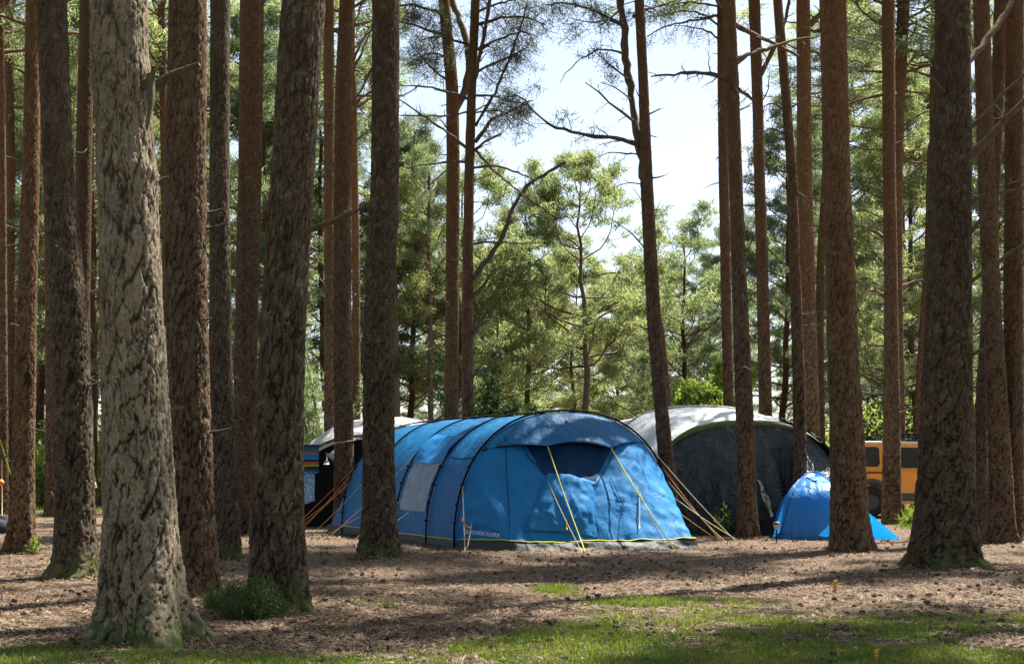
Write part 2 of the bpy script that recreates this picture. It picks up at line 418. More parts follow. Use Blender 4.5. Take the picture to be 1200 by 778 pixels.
mb = MB(); x, y = scatter_xy(3600, 11, 34, 1.8); k = fbm(x*.8, y*.8, 66, 3) > .55; x, y = x[k], y[k]
cv = [cone_mb(i+10) for i in range(3)]
for i in range(len(x)):
    c_ = cv[i % 3]; a_ = rng.random()*6.28; s = .5+.7*rng.random(); V = c_.v[0]*s
    V = np.stack([V[:, 0]*math.cos(a_)-V[:, 1]*math.sin(a_), V[:, 0]*math.sin(a_)+V[:, 1]*math.cos(a_), V[:, 2]], 1)+np.array([x[i], y[i], 0])
    V[:, 2] += gz(x[i], y[i]); mb.add(V, quads=c_.q[0])
tag(mb.build('cone_litter', M['cone'], smooth_=False), 'countless small dark cones and bark crumbs among the needles', 'cone litter', kind='stuff')
# fallen sticks
mb = MB()
x, y = scatter_xy(260, 9.6, 24, 1.7)
for i in range(260):
    L = .06+.2*rng.random()**2; a_ = rng.random()*6.28; zz = gz(x[i], y[i])+.012
    p = [np.array([x[i]+math.cos(a_+.3*math.sin(k_))*L*(k_-1), y[i]+math.sin(a_)*L*(k_-1), zz+.012*rng.random()]) for k_ in range(3)]
    mb.tube(p, [.005, .006, .003], 4)
tag(mb.build('stick_litter', M['twig'], smooth_=False), 'small broken twigs strewn over the needles', 'twigs', kind='stuff')

# ---------------------------------------------------------------- foliage tools
def tuft_slivers(C, nper, rad, L, w, up=.25, flat=.65, dirs=None, droop=0.):
    """needle slivers around centres C (n,3)"""
    nn = len(C)*nper; c = np.repeat(C, nper, 0)
    d = rng.normal(size=(nn, 3)); d[:, 2] += up*2; d /= np.linalg.norm(d, axis=1)[:, None]
    off = rng.normal(size=(nn, 3))*rad*.5; off[:, 2] *= flat
    p = c+off; Ls = L*(.6+.8*rng.random(nn))[:, None]
    s = np.cross(d, rng.normal(size=(nn, 3))); s /= np.linalg.norm(s, axis=1)[:, None]+1e-9
    ww = (w*(.6+.8*rng.random(nn)))[:, None]
    d[:, 2] -= droop
    v = np.stack([p-s*ww, p+s*ww, p+d*Ls+s*ww*.35, p+d*Ls-s*ww*.35], 1).reshape(-1, 3); i = np.arange(nn)*4
    return v, np.stack([i, i+1, i+2, i+3], 1)
def wander(p0, d0, L, n_, kink=.18, up=0., rr=random):
    p = np.array(p0, float); d = np.array(d0, float); d /= np.linalg.norm(d)
    out = [p.copy()]
    for i in range(n_):
        d = d+np.array([rr.gauss(0, kink), rr.gauss(0, kink), rr.gauss(0, kink*.7)+up]); d /= np.linalg.norm(d)
        p = p+d*L/n_; out.append(p.copy())
    return np.array(out)
def limbs_and_tufts(r, limb, centres, p0, az, el, L, r0, leaf=1., nsub=6, k=5, up=.08, start=.35, kink=.2):
    d = np.array([math.cos(az)*math.cos(el), math.sin(az)*math.cos(el), math.sin(el)])
    path = wander(p0, d, L, 7, kink, up, r); limb.tube(path, np.linspace(r0, r0*.25, 8), k)
    for j in range(nsub):
        f = start+(1-start)*(j+r.random()*.8)/nsub; f = min(f, .99); i = int(f*7); fr = f*7-i
        q0 = path[i]*(1-fr)+path[i+1]*fr
        dd = path[i+1]-path[i]; a2 = math.atan2(dd[1], dd[0])+r.choice((-1, 1))*r.uniform(.4, 1.1)
        l2 = L*(1-f*.75)*r.uniform(.3, .55)+.25
        e2 = r.uniform(-.15, .55)
        sp = wander(q0, (math.cos(a2)*math.cos(e2), math.sin(a2)*math.cos(e2), math.sin(e2)), l2, 4, .25, .06, r)
        limb.tube(sp, np.linspace(r0*.32, .006, 5), 3, cap=False)
        if r.random() < leaf:
            centres.append(sp[-1]); centres.append(sp[2]+np.array([r.gauss(0, .12), r.gauss(0, .12), .08]))
            if r.random() < .7: centres.append(sp[3]+np.array([r.gauss(0, .2), r.gauss(0, .2), .1]))
    if r.random() < leaf: centres.append(path[-1])

def pine_variant(seed, H, zb, rad, zdead, dens=1., mat='needle', bark='bark_far', r0=.2, nper=46, style='tall'):
    dens *= .85
    """background pine: trunk, limbs, crown children of an Empty at the origin"""
    r = random.Random(seed); global rng
    root = thing('pine_tree', None, 'pine tree')
    tr = MB(); n_ = 18
    zz = np.linspace(-.1, H*.97, n_); bx = np.cumsum([r.gauss(0, .07) for _ in range(n_)]); by = np.cumsum([r.gauss(0, .07) for _ in range(n_)])
    bx -= bx[0]; by -= by[0]
    path = np.stack([bx, by, zz], 1); tr.tube(path, r0*(1-.86*(zz/H).clip(0, 1)**1.1)*(1+.5*np.exp(-zz.clip(0)/.4)), 12)
    tr.build('trunk', M[bark], root)
    limb = MB(); cs = []
    def at(z):
        return np.array([np.interp(z, zz, bx), np.interp(z, zz, by), z])
    z = zdead; az = r.random()*6
    while z < H*.985:
        f = (z-zb)/(H-zb)
        for w_ in range(r.choice((1, 2, 2, 3)) if z > zb else r.choice((1, 1, 2))):
            az += 2.4+r.gauss(0, .5)
            if z < zb:
                L = rad*r.uniform(.25, .7); limbs_and_tufts(r, limb, cs, at(z), az, r.uniform(-.3, .35), L, r0*.13, leaf=.12, nsub=4, k=4, up=.02)
            else:
                if style == 'tall': prof = (1-f)**.55*(.55+.45*min(1, f*4))
                else: prof = math.sqrt(max(.05, 1-(f*1.02-.25)**2/.75))*(1-.25*f)
                L = rad*prof*r.uniform(.65, 1.15)+.3
                limbs_and_tufts(r, limb, cs, at(z), az, r.uniform(-.1, .3)+.45*f, L, r0*(.32-.2*f), leaf=dens, nsub=7 if style == 'tall' else 9, k=4, up=.07)
        z += r.uniform(.3, .6)*(1. if z > zb else 1.5)
    cs.append(at(H))
    limb.build('limb', M['limb'], root)
    C = np.array(cs); cr = MB()
    v, q = tuft_slivers(C, nper, .27, .17, .017, up=.3); cr.add(v, quads=q)
    cr.build('crown', M[mat], root, smooth_=False)
    print('variant', seed, len(cs), cr.n//4)
    return root

V = []
specs = [(1, 22, 6, 3.4, 2.5, 1., 'needle', 'bark_far', .20, 46, 'tall'), (2, 20, 4.5, 3.8, 1.8, 1., 'needle', 'bark_far', .19, 46, 'tall'),
         (3, 24, 9, 3.2, 4, .95, 'needle', 'bark_far', .22, 46, 'tall'), (4, 18, 3, 4.0, 1.5, 1., 'needle_dark', 'bark_far', .18, 46, 'tall'),
         (5, 13.6, 5.6, 4.1, 2.6, .95, 'needle', 'bark_pale', .19, 50, 'open'), (6, 12.5, 3.2, 4.4, 1.5, 1., 'needle', 'bark_far', .17, 50, 'open'),
         (7, 16, 6.5, 4.2, 2.5, .95, 'needle_dark', 'bark_far', .2, 50, 'open'), (8, 11, 2.2, 3.6, 1.2, 1., 'needle', 'bark_far', .15, 50, 'open')]
for s in specs: V.append(pine_variant(*s))
used = [False]*len(V)
def place(vi, X_, Y_, rz, sc, label, group):
    o = V[vi] if not used[vi] else copy_tree(V[vi]); used[vi] = True
    o.location = (X_, Y_, gz(X_, Y_)-.02); o.rotation_euler = (0, 0, rz); o.scale = (sc, sc, sc*1.)
    tag(o, label, 'pine tree', group); return o
R_ = random.Random(5)
def placepx(vi, px, d, sc, label, group, rz=None): place(vi, (px-CX)/F*d, d, R_.random()*6.28 if rz is None else rz, sc, label, group)

# distinct mid-distance pines
placepx(4, 693, 60, .99, 'tall open grey-trunked pine standing above the ridge of the large blue tent', None, 1.0)
placepx(5, 800, 66, 1.0, 'round headed pine with spreading bare limbs right of the forked pine', None, 2.0)
placepx(6, 618, 62, .80, 'dark topped pine between the arched broken branch and the lone grey-trunked pine', None, .4)
placepx(5, 535, 58, 1.05, 'pale yellow-green pine seen between the two slim trunks above the blue tent', None, 4.)
placepx(3, 482, 56, .84, 'bushy yellow-green pine just right of the thick trunk before the blue tent', None, 2.2)
placepx(7, 585, 74, 1.0, 'short pine filling the gap low behind the broken arched branch', None)
placepx(7, 745, 78, 1.05, 'short hazy pine low behind the foot of the forked pine', None)
placepx(6, 868, 72, .85, 'green pine showing between the slim trunks above the silver tent', None)
def band(lst, label, group):
    for (px, d, vi, sc) in lst: placepx(vi, px, d, sc, label, group)
band([(505, 70, 1, .62), (565, 88, 5, 1.15), (640, 92, 5, 1.2), (665, 80, 7, 1.1), (720, 95, 5, 1.05), (775, 86, 6, .8), (830, 90, 6, .85), (610, 100, 6, .9)],
     'hazy distant pine closing the clearing behind the tents', 'distant pines behind the clearing')
band([(915, 52, 3, .82), (950, 62, 0, .75), (985, 56, 2, .85), (1040, 50, 1, .8), (1075, 58, 3, 1.0), (1160, 60, 2, .95), (1190, 50, 3, 1.), (1230, 62, 1, 1.), (1020, 74, 3, .8), (1050, 90, 3, .9), (1000, 92, 7, 1.2), (1078, 76, 7, 1.1), (1060, 82, 1, 1.1), (960, 88, 1, 1.05), (1140, 84, 3, 1.2), (1200, 80, 0, 1.1)],
     'leafy pine in the dense wood behind the right hand trunks', 'pines of the wood on the right')
band([(-20, 55, 0, .95), (45, 52, 3, 1.0), (110, 50, 1, .9), (150, 58, 2, 1.0), (215, 64, 1, 1.1), (250, 56, 3, 1.), (320, 52, 1, .9), (350, 62, 2, 1.), (385, 54, 3, .95), (445, 58, 0, .85), (60, 80, 1, 1.2), (130, 84, 3, 1.4), (200, 86, 1, 1.3), (340, 84, 1, 1.2), (460, 78, 1, .95), (0, 88, 1, 1.4)],
     'leafy pine in the dense wood behind the left hand trunks', 'pines of the wood on the left')

# ---------------------------------------------------------------- crown pieces for the near trees
def crown_variant(seed, Hc, rad, r0):
    r = random.Random(seed); limb = MB(); cs = []
    z = 0.; az = r.random()*6
    while z < Hc*.98:
        f = z/Hc
        for w_ in range(r.choice((1, 2, 2, 3))):
            az += 2.4+r.gauss(0, .5); L = rad*math.sqrt(max(.08, 1-(f-.35)**2/.5))*r.uniform(.6, 1.15)
            limbs_and_tufts(r, limb, cs, (0, 0, z), az, r.uniform(0, .35)+.4*f, L, r0*(.45-.25*f), leaf=.62, nsub=6, k=4)
        z += r.uniform(.3, .6)
    v, q = tuft_slivers(np.array(cs), 40, .34, .18, .015); cr = MB(); cr.add(v, quads=q)
    return limb, cr
CV = []
for i in range(4):
    l_, c_ = crown_variant(50+i, 7.5, 2.5, .15)
    lo = l_.build('limb', M['limb'], smooth_=True); co = c_.build('crown', M['needle'], smooth_=False)
    CV.append((lo.data, co.data)); bpy.data.objects.remove(lo); bpy.data.objects.remove(co)

# ---------------------------------------------------------------- near trunks
def near_tree(label, pts, base_py, H=20., bark='bark', cell=(.055, .17), depth=.0115, nseg=64, rows=None, flare=.5, fh=.3, lobes=5, crown=0, ctilt=0, seed=1, bulges=(), d=None, czb=13., group=None, zoff=0., name='pine_tree', crown_scale=1.):
    """pts: list of (px, py, width_px) from top to bottom"""
    d = d or Gd(base_py); pts = sorted(pts, key=lambda p: -p[1])
    bx = (pts[0][0]-CX)/F*d; base = np.array([bx, d, gz(bx, d)+zoff])
    root = thing(name, label, 'pine tree', base, 0, group)
    zc = np.array([CH+(HY-p[1])/F*d-base[2] for p in pts]); xc = np.array([(p[0]-pts[0][0])/F*d for p in pts]); wc = np.array([p[2]/F*d/2 for p in pts])
    zt = zc[-1]
    # extend upward
    sl = (xc[-1]-xc[-2])/max(.3, zc[-1]-zc[-2])*.6
    if H > zt+1:
        zc = np.append(zc, [zt+(H-zt)*.5, H]); xc = np.append(xc, [xc[-1]+sl*(H-zt)*.5, xc[-1]+sl*(H-zt)*.8]); wc = np.append(wc, [wc[-1]*.72, .03])
    zc = np.insert(zc, 0, -.35); xc = np.insert(xc, 0, xc[0]); wc = np.insert(wc, 0, wc[0])
    zvis = min(zt+.4, H)
    rows = rows or int(zvis/.016)
    z = np.concatenate([np.linspace(-.25, zvis, rows), np.linspace(zvis, H, 20)[1:] if H > zvis+1 else []])
    def cub(a):
        t_ = np.interp(z, zc, a)
        k_ = np.ones(max(3, int(rows*.08))); k_ /= k_.sum(); pad = len(k_)//2
        e = np.concatenate([np.full(pad, t_[0]), t_, np.full(pad, t_[-1])]); return np.convolve(e, k_, 'valid')[:len(t_)]
    cx = cub(xc); rr = cub(wc)
    th = np.arange(nseg)/nseg*2*math.pi
    TH, ZZ = np.meshgrid(th, z); R = rr[:, None]*np.ones_like(TH)
    rs = random.Random(seed)
    ph = [rs.random()*6.28 for _ in range(6)]
    # root flare with lobes
    lob = np.zeros_like(TH); wn_ = 0
    for li in range(lobes):
        a0 = ph[0]+li/lobes*2*math.pi+rs.uniform(-.3, .3); wd = rs.uniform(.2, .42)
        dd = np.angle(np.exp(1j*(TH-a0-.35*rs.uniform(-1, 1)*np.exp(-np.clip(ZZ, 0, None)/.15)))); zc_l = np.clip(ZZ, 0, None); hl = fh*rs.uniform(.7, 1.6); am = rs.uniform(.6, 1.2)
        lob = np.maximum(lob, am*(np.exp(-(dd/wd)**2)*np.exp(-zc_l/hl)+.45*np.exp(-(dd/(wd*.6))**2)*np.exp(-zc_l/.07)))
    fz = np.exp(-np.clip(ZZ, 0, None)/fh)
    R = R*(1+flare*(.16*fz+1.0*lob))
    R = R*(1+.035*np.sin(2*TH+ph[1]+ZZ*.25)+.02*np.sin(3*TH+ph[2]-ZZ*.5))
    for (bz, amt, wz) in bulges: R = R*(1+amt*np.exp(-((ZZ-bz-.05*np.sin(TH+ph[3]))/wz)**2))
    Rm = float(np.median(rr[:max(4, int(rows*.8))])); circ = 2*math.pi*Rm
    nc = max(6, int(round(circ/cell[0])))
    hfac = np.clip(1-ZZ/max(7, zvis)*.55, .3, 1)
    U = TH/(2*math.pi)*nc; Vv = ZZ/cell[1]
    wn = fbm(np.cos(TH)*2.2+ZZ*.4+9, np.sin(TH)*2.2+ZZ*1.6, seed, 3)-.5; wn2 = fbm(np.cos(TH)*5+ZZ*2, np.sin(TH)*5-ZZ*2.6, seed+3, 3)-.5
    cc, ss = np.cos(TH)*Rm*30, np.sin(TH)*Rm*30
    jag = fbm(cc*1.3+ZZ*14, ss*1.3-ZZ*17, seed+4, 3)-.5
    ed, idh = voro(U+wn*1.8+wn2*1.1+jag*.8, Vv+wn2*1.0+wn*.6+jag*.5, nc, seed, .98, 1., .6)
    thr = .10+.30*np.clip(fbm(cc*.35+ZZ*2.2+5, ss*.35+ZZ*1.3, seed+8, 3)-.3, 0, 1)
    plate = smooth(.0, 1, ed/thr*.9)
    ed2, id2 = voro(U/nc*int(round(nc*2.3))+wn2*2.5+jag*1.5, Vv*2.+wn*2+jag, nc*2+1 if False else int(round(nc*2.3)), seed+31, .95, 1., .6)
    pl2 = smooth(0., .22, ed2)
    fine = fbm(cc+ZZ*9, ss+ZZ*22, seed+7, 4)-.5
    micro = fbm(cc*2.3+ZZ*31, ss*2.3-ZZ*47, seed+17, 2)-.5
    amp = depth*hfac*(1+.6*fz)
    vr = fbm(np.cos(TH)*Rm*45+ZZ*1.1, np.sin(TH)*Rm*45-ZZ*.9, seed+23, 3)-.5
    disp = amp*((plate-.65)*1.25+(idh-.5)*1.0*plate+(id2-.5)*.45*plate+(pl2-.6)*.3*plate+fine*.9+micro*.6+vr*1.1)
    R = R+disp
    keep = 1. if H <= zvis+1 else 1.
    A = np.stack([cx[:, None]+R*np.cos(TH), R*np.sin(TH), ZZ], -1)
    mbt = MB(); mbt.grid(A, wrap=True, attr=np.clip(plate*(.8+.2*pl2)*(.86+.14*smooth(-.2,.2,fine+vr*.5)), 0, 1))
    mbt.build('trunk', M[bark], root, attr='plate')
    if crown is not None and H > zvis+1:
        zb = czb; xo = float(np.interp(zb, zc, xc)); s_ = (H-zb)/7.5
        for dat, nm in zip(CV[crown % 4], ('limb', 'crown')):
            o = bpy.data.objects.new(nm, dat); COL.objects.link(o); o.parent = root; o.location = (xo, 0, zb)
            o.rotation_euler = (0, 0, rs.random()*6.28); o.scale = (crown_scale, crown_scale, s_)
    root['_d'] = d
    return dict(root=root, d=d, base=base, xc=xc, zc=zc, wc=wc, seed=seed)
def to_local(T, px, py, dy=0.):
    d = T['d']+dy; p = P(px, py, d); return p-T['base']
def branch(T, pix, r0, r1, dy=(0, 0), mat='twig', twigs=0, tl=.5, leaf=0., k=6, name='branch', seedx=0, hang=0., dead=True, droopn=0.):
    """branch from pixel polyline; dy = depth offset from start to end"""
    r = random.Random(hash((pix[0], T['seed'], seedx)) & 0xffff if False else int(pix[0][0]*7+pix[0][1]*13+seedx))
    n0 = len(pix); pts = np.array([to_local(T, p[0], p[1], dy[0]+(dy[1]-dy[0])*i/(n0-1)) for i, p in enumerate(pix)])
    # resample smoothly w/ small kinks
    seg = np.r_[0, np.cumsum(np.linalg.norm(np.diff(pts, axis=0), axis=1))]; L = seg[-1]
    nn = max(5, int(L/.14)); t = np.linspace(0, L, nn)
    Q = np.stack([np.interp(t, seg, pts[:, i]) for i in range(3)], 1)
    if nn > 6:
        ke = np.array([1, 2, 1])/4.
        for _ in range(2): Q[1:-1] = Q[:-2]*.25+Q[1:-1]*.5+Q[2:]*.25
    Q[1:-1] += np.array([[r.gauss(0, .008+.003*L)*(.5+.5*(i % 2)) for _ in range(3)] for i in range(nn-2)]) if nn > 2 else 0
    b = MB(); rad = np.linspace(r0, r1, nn)*np.array([1+.12*r.gauss(0, 1) for _ in range(nn)]).clip(.75, 1.3); b.tube(Q, rad, k)
    cs = []
    for j in range(twigs):
        f = .15+.85*(j+r.random())/twigs; i = min(nn-2, int(f*(nn-1))); q0 = Q[i]; dd = Q[min(i+1, nn-1)]-Q[max(i-1, 0)]; dd /= np.linalg.norm(dd)+1e-9
        side = np.array([r.gauss(0, 1), r.gauss(0, 1), r.gauss(0, 1)-hang*1.2]); side -= dd*side.dot(dd); side /= np.linalg.norm(side)
        l2 = tl*r.uniform(.4, 1.2)*(1-.4*f)
        tp = wander(q0, dd*.6+side, l2, 5, .28, -.12*hang, r); b.tube(tp, np.linspace(max(.004, rad[i]*.4), .003, 6), 3, cap=False)
        for s3 in range(3):
            q3 = tp[1+s3+(s3 > 1)*0]; t3 = wander(q3, (tp[-1]-tp[0])+np.array([r.gauss(0, .5), r.gauss(0, .5), r.gauss(0, .5)-hang*.4])*l2, l2*.5, 3, .35, -.12*hang, r)
            b.tube(t3, np.linspace(.004, .002, 4), 3, cap=False)
            if r.random() < leaf: cs.append(t3[-1]); cs.append(t3[1])
        if r.random() < leaf: cs.append(tp[-1])
    o = b.build(name, M[mat], T['root'])
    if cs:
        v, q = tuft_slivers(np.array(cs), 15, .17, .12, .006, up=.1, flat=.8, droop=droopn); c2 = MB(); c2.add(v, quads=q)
        c2.build('foliage', M['needle_silhouette'], o, smooth_=False)
    return o
def stubs(T, n_, z0, z1, Lm=.35, seedx=0, mat='twig'):
    """short broken dead branches, each its own part"""
    r = random.Random(T['seed']*31+seedx)
    for i in range(n_):
        z = r.uniform(z0, z1); x0 = float(np.interp(z, T['zc'], T['xc'])); rr = float(np.interp(z, T['zc'], T['wc']))
        az = r.uniform(0, 6.28); L = Lm*r.uniform(.2, 1.2); d = np.array([math.cos(az), math.sin(az), r.uniform(-.25, .5)])
        p = wander(np.array([x0, 0, z])+d*rr*.8, d, L+rr*.3, 5, .14, .02, r); b = MB(); b.tube(p, np.linspace(.012+.02*min(1, L)*r.random()+.004, .004, 6), 5)
        if L > .3:
            for s in range(2): b.tube(wander(p[2+s], d+np.array([r.gauss(0, .7), r.gauss(0, .7), r.gauss(0, .5)]), L*.4, 3, .3, 0, r), np.linspace(.006, .003, 4), 3)
        b.build('branch', M[mat], T['root'])
T = {}
T['hero'] = near_tree('thickest trunk, pale grey and lichened, with mossy spreading roots', [(139, 0, 67), (143, 100, 66), (150, 200, 69), (153, 300, 71), (156, 400, 74), (160, 500, 79), (164, 600, 85), (165, 700, 92), (165, 752, 98)], 752,
    H=22, bark='bark_hero', cell=(.07, .24), depth=.0145, nseg=190, rows=420, flare=.8, fh=.24, lobes=6, seed=11, czb=14,
    bulges=[(CH+(HY-92)/F*10.97, .09, .10), (CH+(HY-206)/F*10.97, .07, .07), (CH+(HY-150)/F*10.97, -.02, .1)], crown=0)
T['a'] = near_tree('dark trunk just left of the thick pale lichened trunk', [(60, 0, 34), (68, 200, 34), (80, 350, 42), (86, 480, 45), (88, 600, 46), (90, 678, 50)], 678, bark='bark_grey', nseg=110, flare=.6, fh=.25, depth=.014, seed=12, crown=1)
T['b'] = near_tree('sunlit-edged brown trunk with spreading foot, second clear trunk from the left border', [(39, 0, 16), (36, 200, 19), (31, 380, 23), (28, 520, 25), (26, 600, 27), (24, 650, 29)], 650, nseg=90, flare=.5, fh=.35, seed=13, crown=2, depth=.012)
T['c'] = near_tree('slim dark trunk half hidden between the dark trunk and the thick pale trunk', [(102, 0, 16), (98, 200, 18), (96, 350, 18), (95, 500, 20), (95, 622, 24)], 622, nseg=60, seed=14, crown=3)
T['d'] = near_tree('broad reddish-brown trunk close behind the right side of the thick pale trunk', [(220, 0, 41), (217, 200, 45), (218, 350, 47), (221, 480, 48), (226, 600, 48), (228, 700, 52)], 700, nseg=120, flare=.3, fh=.25, depth=.014, seed=15, crown=0)
T['e'] = near_tree('straight brown trunk between the broad reddish trunk and the big leaning trunk', [(258, 0, 23), (257, 200, 23), (258, 400, 26), (261, 540, 29), (266, 655, 32)], 655, nseg=90, flare=.3, seed=16, crown=1, bark='bark_grey', depth=.012)
T['f'] = near_tree('dark reddish trunk directly left of the big leaning trunk with the bush at its foot', [(295, 0, 27), (293, 200, 26), (289, 380, 26), (286, 520, 27), (284, 626, 32)], 626, nseg=70, seed=17, crown=2)
T['g'] = near_tree('big trunk leaning slightly right at the top with a dark bush at its foot', [(356, 0, 50), (349, 100, 50), (343, 205, 50), (336, 300, 52), (331, 400, 53), (326, 500, 58), (324, 600, 63), (326, 717, 68)], 717, bark='bark_grey', nseg=150, flare=.38, fh=.22, depth=.016, cell=(.065, .2), seed=18, crown=3)
T['h'] = near_tree('slim reddish trunk showing just left of the trunk ringed by a white line', [(385, 0, 12), (386, 200, 12), (386, 400, 12), (386, 590, 13)], 602, d=38, nseg=40, seed=19, crown=0, cell=(.07, .2))
T['i'] = near_tree('trunk rising in front of the pale grey tent, with a white line tied round it', [(407, 0, 17), (403, 100, 20), (401, 200, 20), (401, 400, 22), (403, 500, 23), (404, 622, 25)], 622, nseg=64, seed=20, crown=1)
T['j'] = near_tree('thick brown trunk standing in front of the left side of the large blue tent', [(452, 0, 31), (451, 200, 32), (447, 300, 35), (443, 400, 36), (444, 560, 38), (446, 657, 43)], 657, nseg=120, flare=.42, fh=.2, depth=.015, seed=21, crown=2, bark='bark_grey')
T['k'] = near_tree('thin sunlit orange trunk between the lined trunk and the thick one before the blue tent', [(414, 100, 8), (417, 300, 9), (418, 500, 9), (418, 590, 10)], 596, d=46, H=19, nseg=32, seed=22, crown=3, cell=(.08, .2))
T['l'] = near_tree('slim forked trunk, left one of the close pair rising behind the blue tent', [(520, 0, 13), (530, 100, 14), (531, 200, 15), (530, 350, 15), (529, 480, 16), (528, 600, 17)], 611, d=35, H=18, nseg=48, seed=23, crown=None)
T['m'] = near_tree('dark branchy trunk, right one of the close pair rising behind the blue tent', [(557, 0, 10), (553, 100, 10), (550, 200, 11), (548, 350, 13), (548, 480, 14), (547, 600, 16)], 614, d=33, H=17, nseg=48, seed=24, crown=1, czb=13.2, crown_scale=.9)
T['n'] = near_tree('forked pine standing right behind the blue tent porch against the open sky', [(749, 0, 11), (754, 100, 11), (757, 200, 14), (762, 300, 15), (768, 400, 16), (776, 490, 16), (784, 572, 19), (790, 627, 22)], 627, nseg=56, seed=25, crown=2, H=18, czb=12.5, crown_scale=.85)
T['o'] = near_tree('reddish trunk half hidden close behind the lower stem of the forked pine', [(749, 0, 6), (755, 120, 7), (759, 220, 8), (765, 330, 9), (775, 400, 11), (780, 470, 12), (783, 590, 12)], 600, d=42, H=17, nseg=32, seed=26, crown=1, czb=15, crown_scale=.8)
T['p'] = near_tree('slim greyish trunk left of the pair rising behind the silver tent', [(846, 0, 11), (848, 200, 12), (851, 350, 12), (854, 480, 13), (856, 600, 14)], 602, d=41, nseg=36, seed=27, crown=3, cell=(.08, .2), czb=14.5)
T['q'] = near_tree('brown trunk planted in front of the dark tarpaulin, ropes pegged at its foot', [(854, 0, 15), (859, 120, 15), (862, 205, 15), (865, 300, 16), (869, 400, 18), (873, 500, 20), (876, 600, 22), (878, 632, 25)], 632, nseg=72, seed=28, crown=0, flare=.3, czb=13.5)
T['r'] = near_tree('orange-tinged trunk behind the silver tent roof, next right of the tarpaulin trunk', [(884, 0, 14), (888, 120, 13), (890, 205, 13), (894, 350, 14), (897, 480, 15), (899, 600, 16)], 602, d=38, nseg=40, seed=29, crown=1, cell=(.07, .2), czb=14)
T['s'] = near_tree('slim dark trunk leaning left before the right end of the dark tarpaulin', [(911, 0, 11), (920, 100, 11), (928, 205, 11), (932, 330, 12), (936, 430, 14), (938, 560, 15), (938, 626, 17)], 629, nseg=56, seed=30, crown=2, czb=13.5)
T['t'] = near_tree('straight reddish trunk behind the silver tent, left of the trunk over the small tent', [(941, 0, 16), (943, 200, 17), (947, 350, 17), (951, 490, 18), (953, 600, 19)], 603, d=37, nseg=44, seed=31, crown=3, cell=(.07, .2), czb=14)
T['u'] = near_tree('leaning far trunk squeezed behind the trunk over the small blue tent', [(968, 200, 9), (962, 300, 9), (960, 400, 10), (961, 500, 11), (962, 590, 11)], 594, d=47, H=16, nseg=28, seed=32, crown=0, cell=(.08, .2))
T['v'] = near_tree('thick straight trunk standing in front of the small blue tent', [(976, 0, 31), (978, 100, 31), (980, 205, 32), (984, 300, 34), (987, 400, 36), (992, 500, 39), (996, 600, 44), (997, 645, 48)], 645, nseg=120, flare=.35, fh=.22, depth=.014, seed=33, crown=1, crown_scale=.8, czb=14)
T['w'] = near_tree('straight trunk in front of the orange vehicle', [(1041, 0, 15), (1042, 200, 15), (1044, 350, 16), (1045, 480, 19), (1045, 614, 23)], 614, nseg=52, seed=34, crown=2, flare=.25)
T['x'] = near_tree('sunlit orange trunk with curved side branches, just behind the trunk by the orange vehicle', [(1059, 0, 14), (1054, 120, 12), (1052, 200, 11), (1053, 350, 9), (1057, 500, 8), (1057, 590, 9)], 598, d=42, H=19, nseg=36, seed=35, crown=3, cell=(.08, .2))
T['y'] = near_tree('far trunk leaning away beside the left edge of the massive right trunk', [(1092, 180, 10), (1089, 300, 11), (1083, 400, 13), (1078, 500, 15), (1076, 595, 15)], 600, d=42, H=17, nseg=32, seed=36, crown=0, cell=(.08, .2))
T['z'] = near_tree('massive dark trunk with long dead side branches and wide foot near the right border', [(1117, 0, 38), (1116, 100, 41), (1114, 200, 45), (1112, 300, 48), (1111, 378, 51), (1109, 480, 58), (1108, 583, 66), (1108, 666, 74)], 666, bark='bark_grey', nseg=150, flare=.42, fh=.24, depth=.018, cell=(.068, .2), seed=37, crown=1)
T['aa'] = near_tree('left trunk of the double-stemmed pair growing from one foot at the right border', [(1150, 0, 19), (1156, 200, 20), (1162, 350, 20), (1167, 450, 23), (1172, 540, 26), (1174, 635, 30)], 636, nseg=64, seed=38, crown=2, crown_scale=.75, czb=14)
T['bb'] = near_tree('right trunk of the double-stemmed pair growing from one foot at the right border', [(1189, 0, 21), (1188, 200, 21), (1188, 400, 22), (1188, 500, 22), (1188, 560, 22), (1187, 635, 26)], 635, nseg=64, seed=39, crown=0, crown_scale=.75, czb=14)
T['cc'] = near_tree('reddish trunk showing between the massive trunk and the double-stemmed pair', [(1173, 0, 15), (1166, 200, 13), (1158, 350, 13), (1150, 480, 14), (1149, 628, 17)], 628, nseg=48, seed=40, crown=3, H=19, crown_scale=.7, czb=14)
T['dd'] = near_tree('sunlit sliver of trunk at the very left border', [(1, 0, 7), (3, 200, 8), (4, 400, 9), (4, 600, 11)], 603, d=40, nseg=32, seed=41, crown=0, cell=(.08, .2))
T['ee'] = near_tree('orange-brown thin trunk second from the left border', [(9, 0, 9), (13, 200, 10), (12, 350, 10), (10, 540, 11)], 590, d=48, nseg=28, seed=42, crown=1, cell=(.08, .2))
T['ff'] = near_tree('thin dark far trunk seen between the sunlit-edged trunk and the dark trunk', [(44, 0, 9), (46, 300, 9), (48, 560, 10)], 575, d=62, nseg=24, H=22, seed=43, crown=2, cell=(.09, .22))
T['gg'] = near_tree('reddish trunk half hidden behind the left edge of the dark trunk', [(56, 0, 14), (58, 200, 14), (61, 400, 15), (62, 603, 18)], 606, nseg=40, seed=44, crown=3)
T['hh'] = near_tree('thin reddish far trunk just right of the thick pale trunk', [(189, 0, 8), (193, 200, 9), (196, 400, 9), (198, 600, 10)], 594, d=48, nseg=28, seed=45, crown=0, cell=(.08, .2))
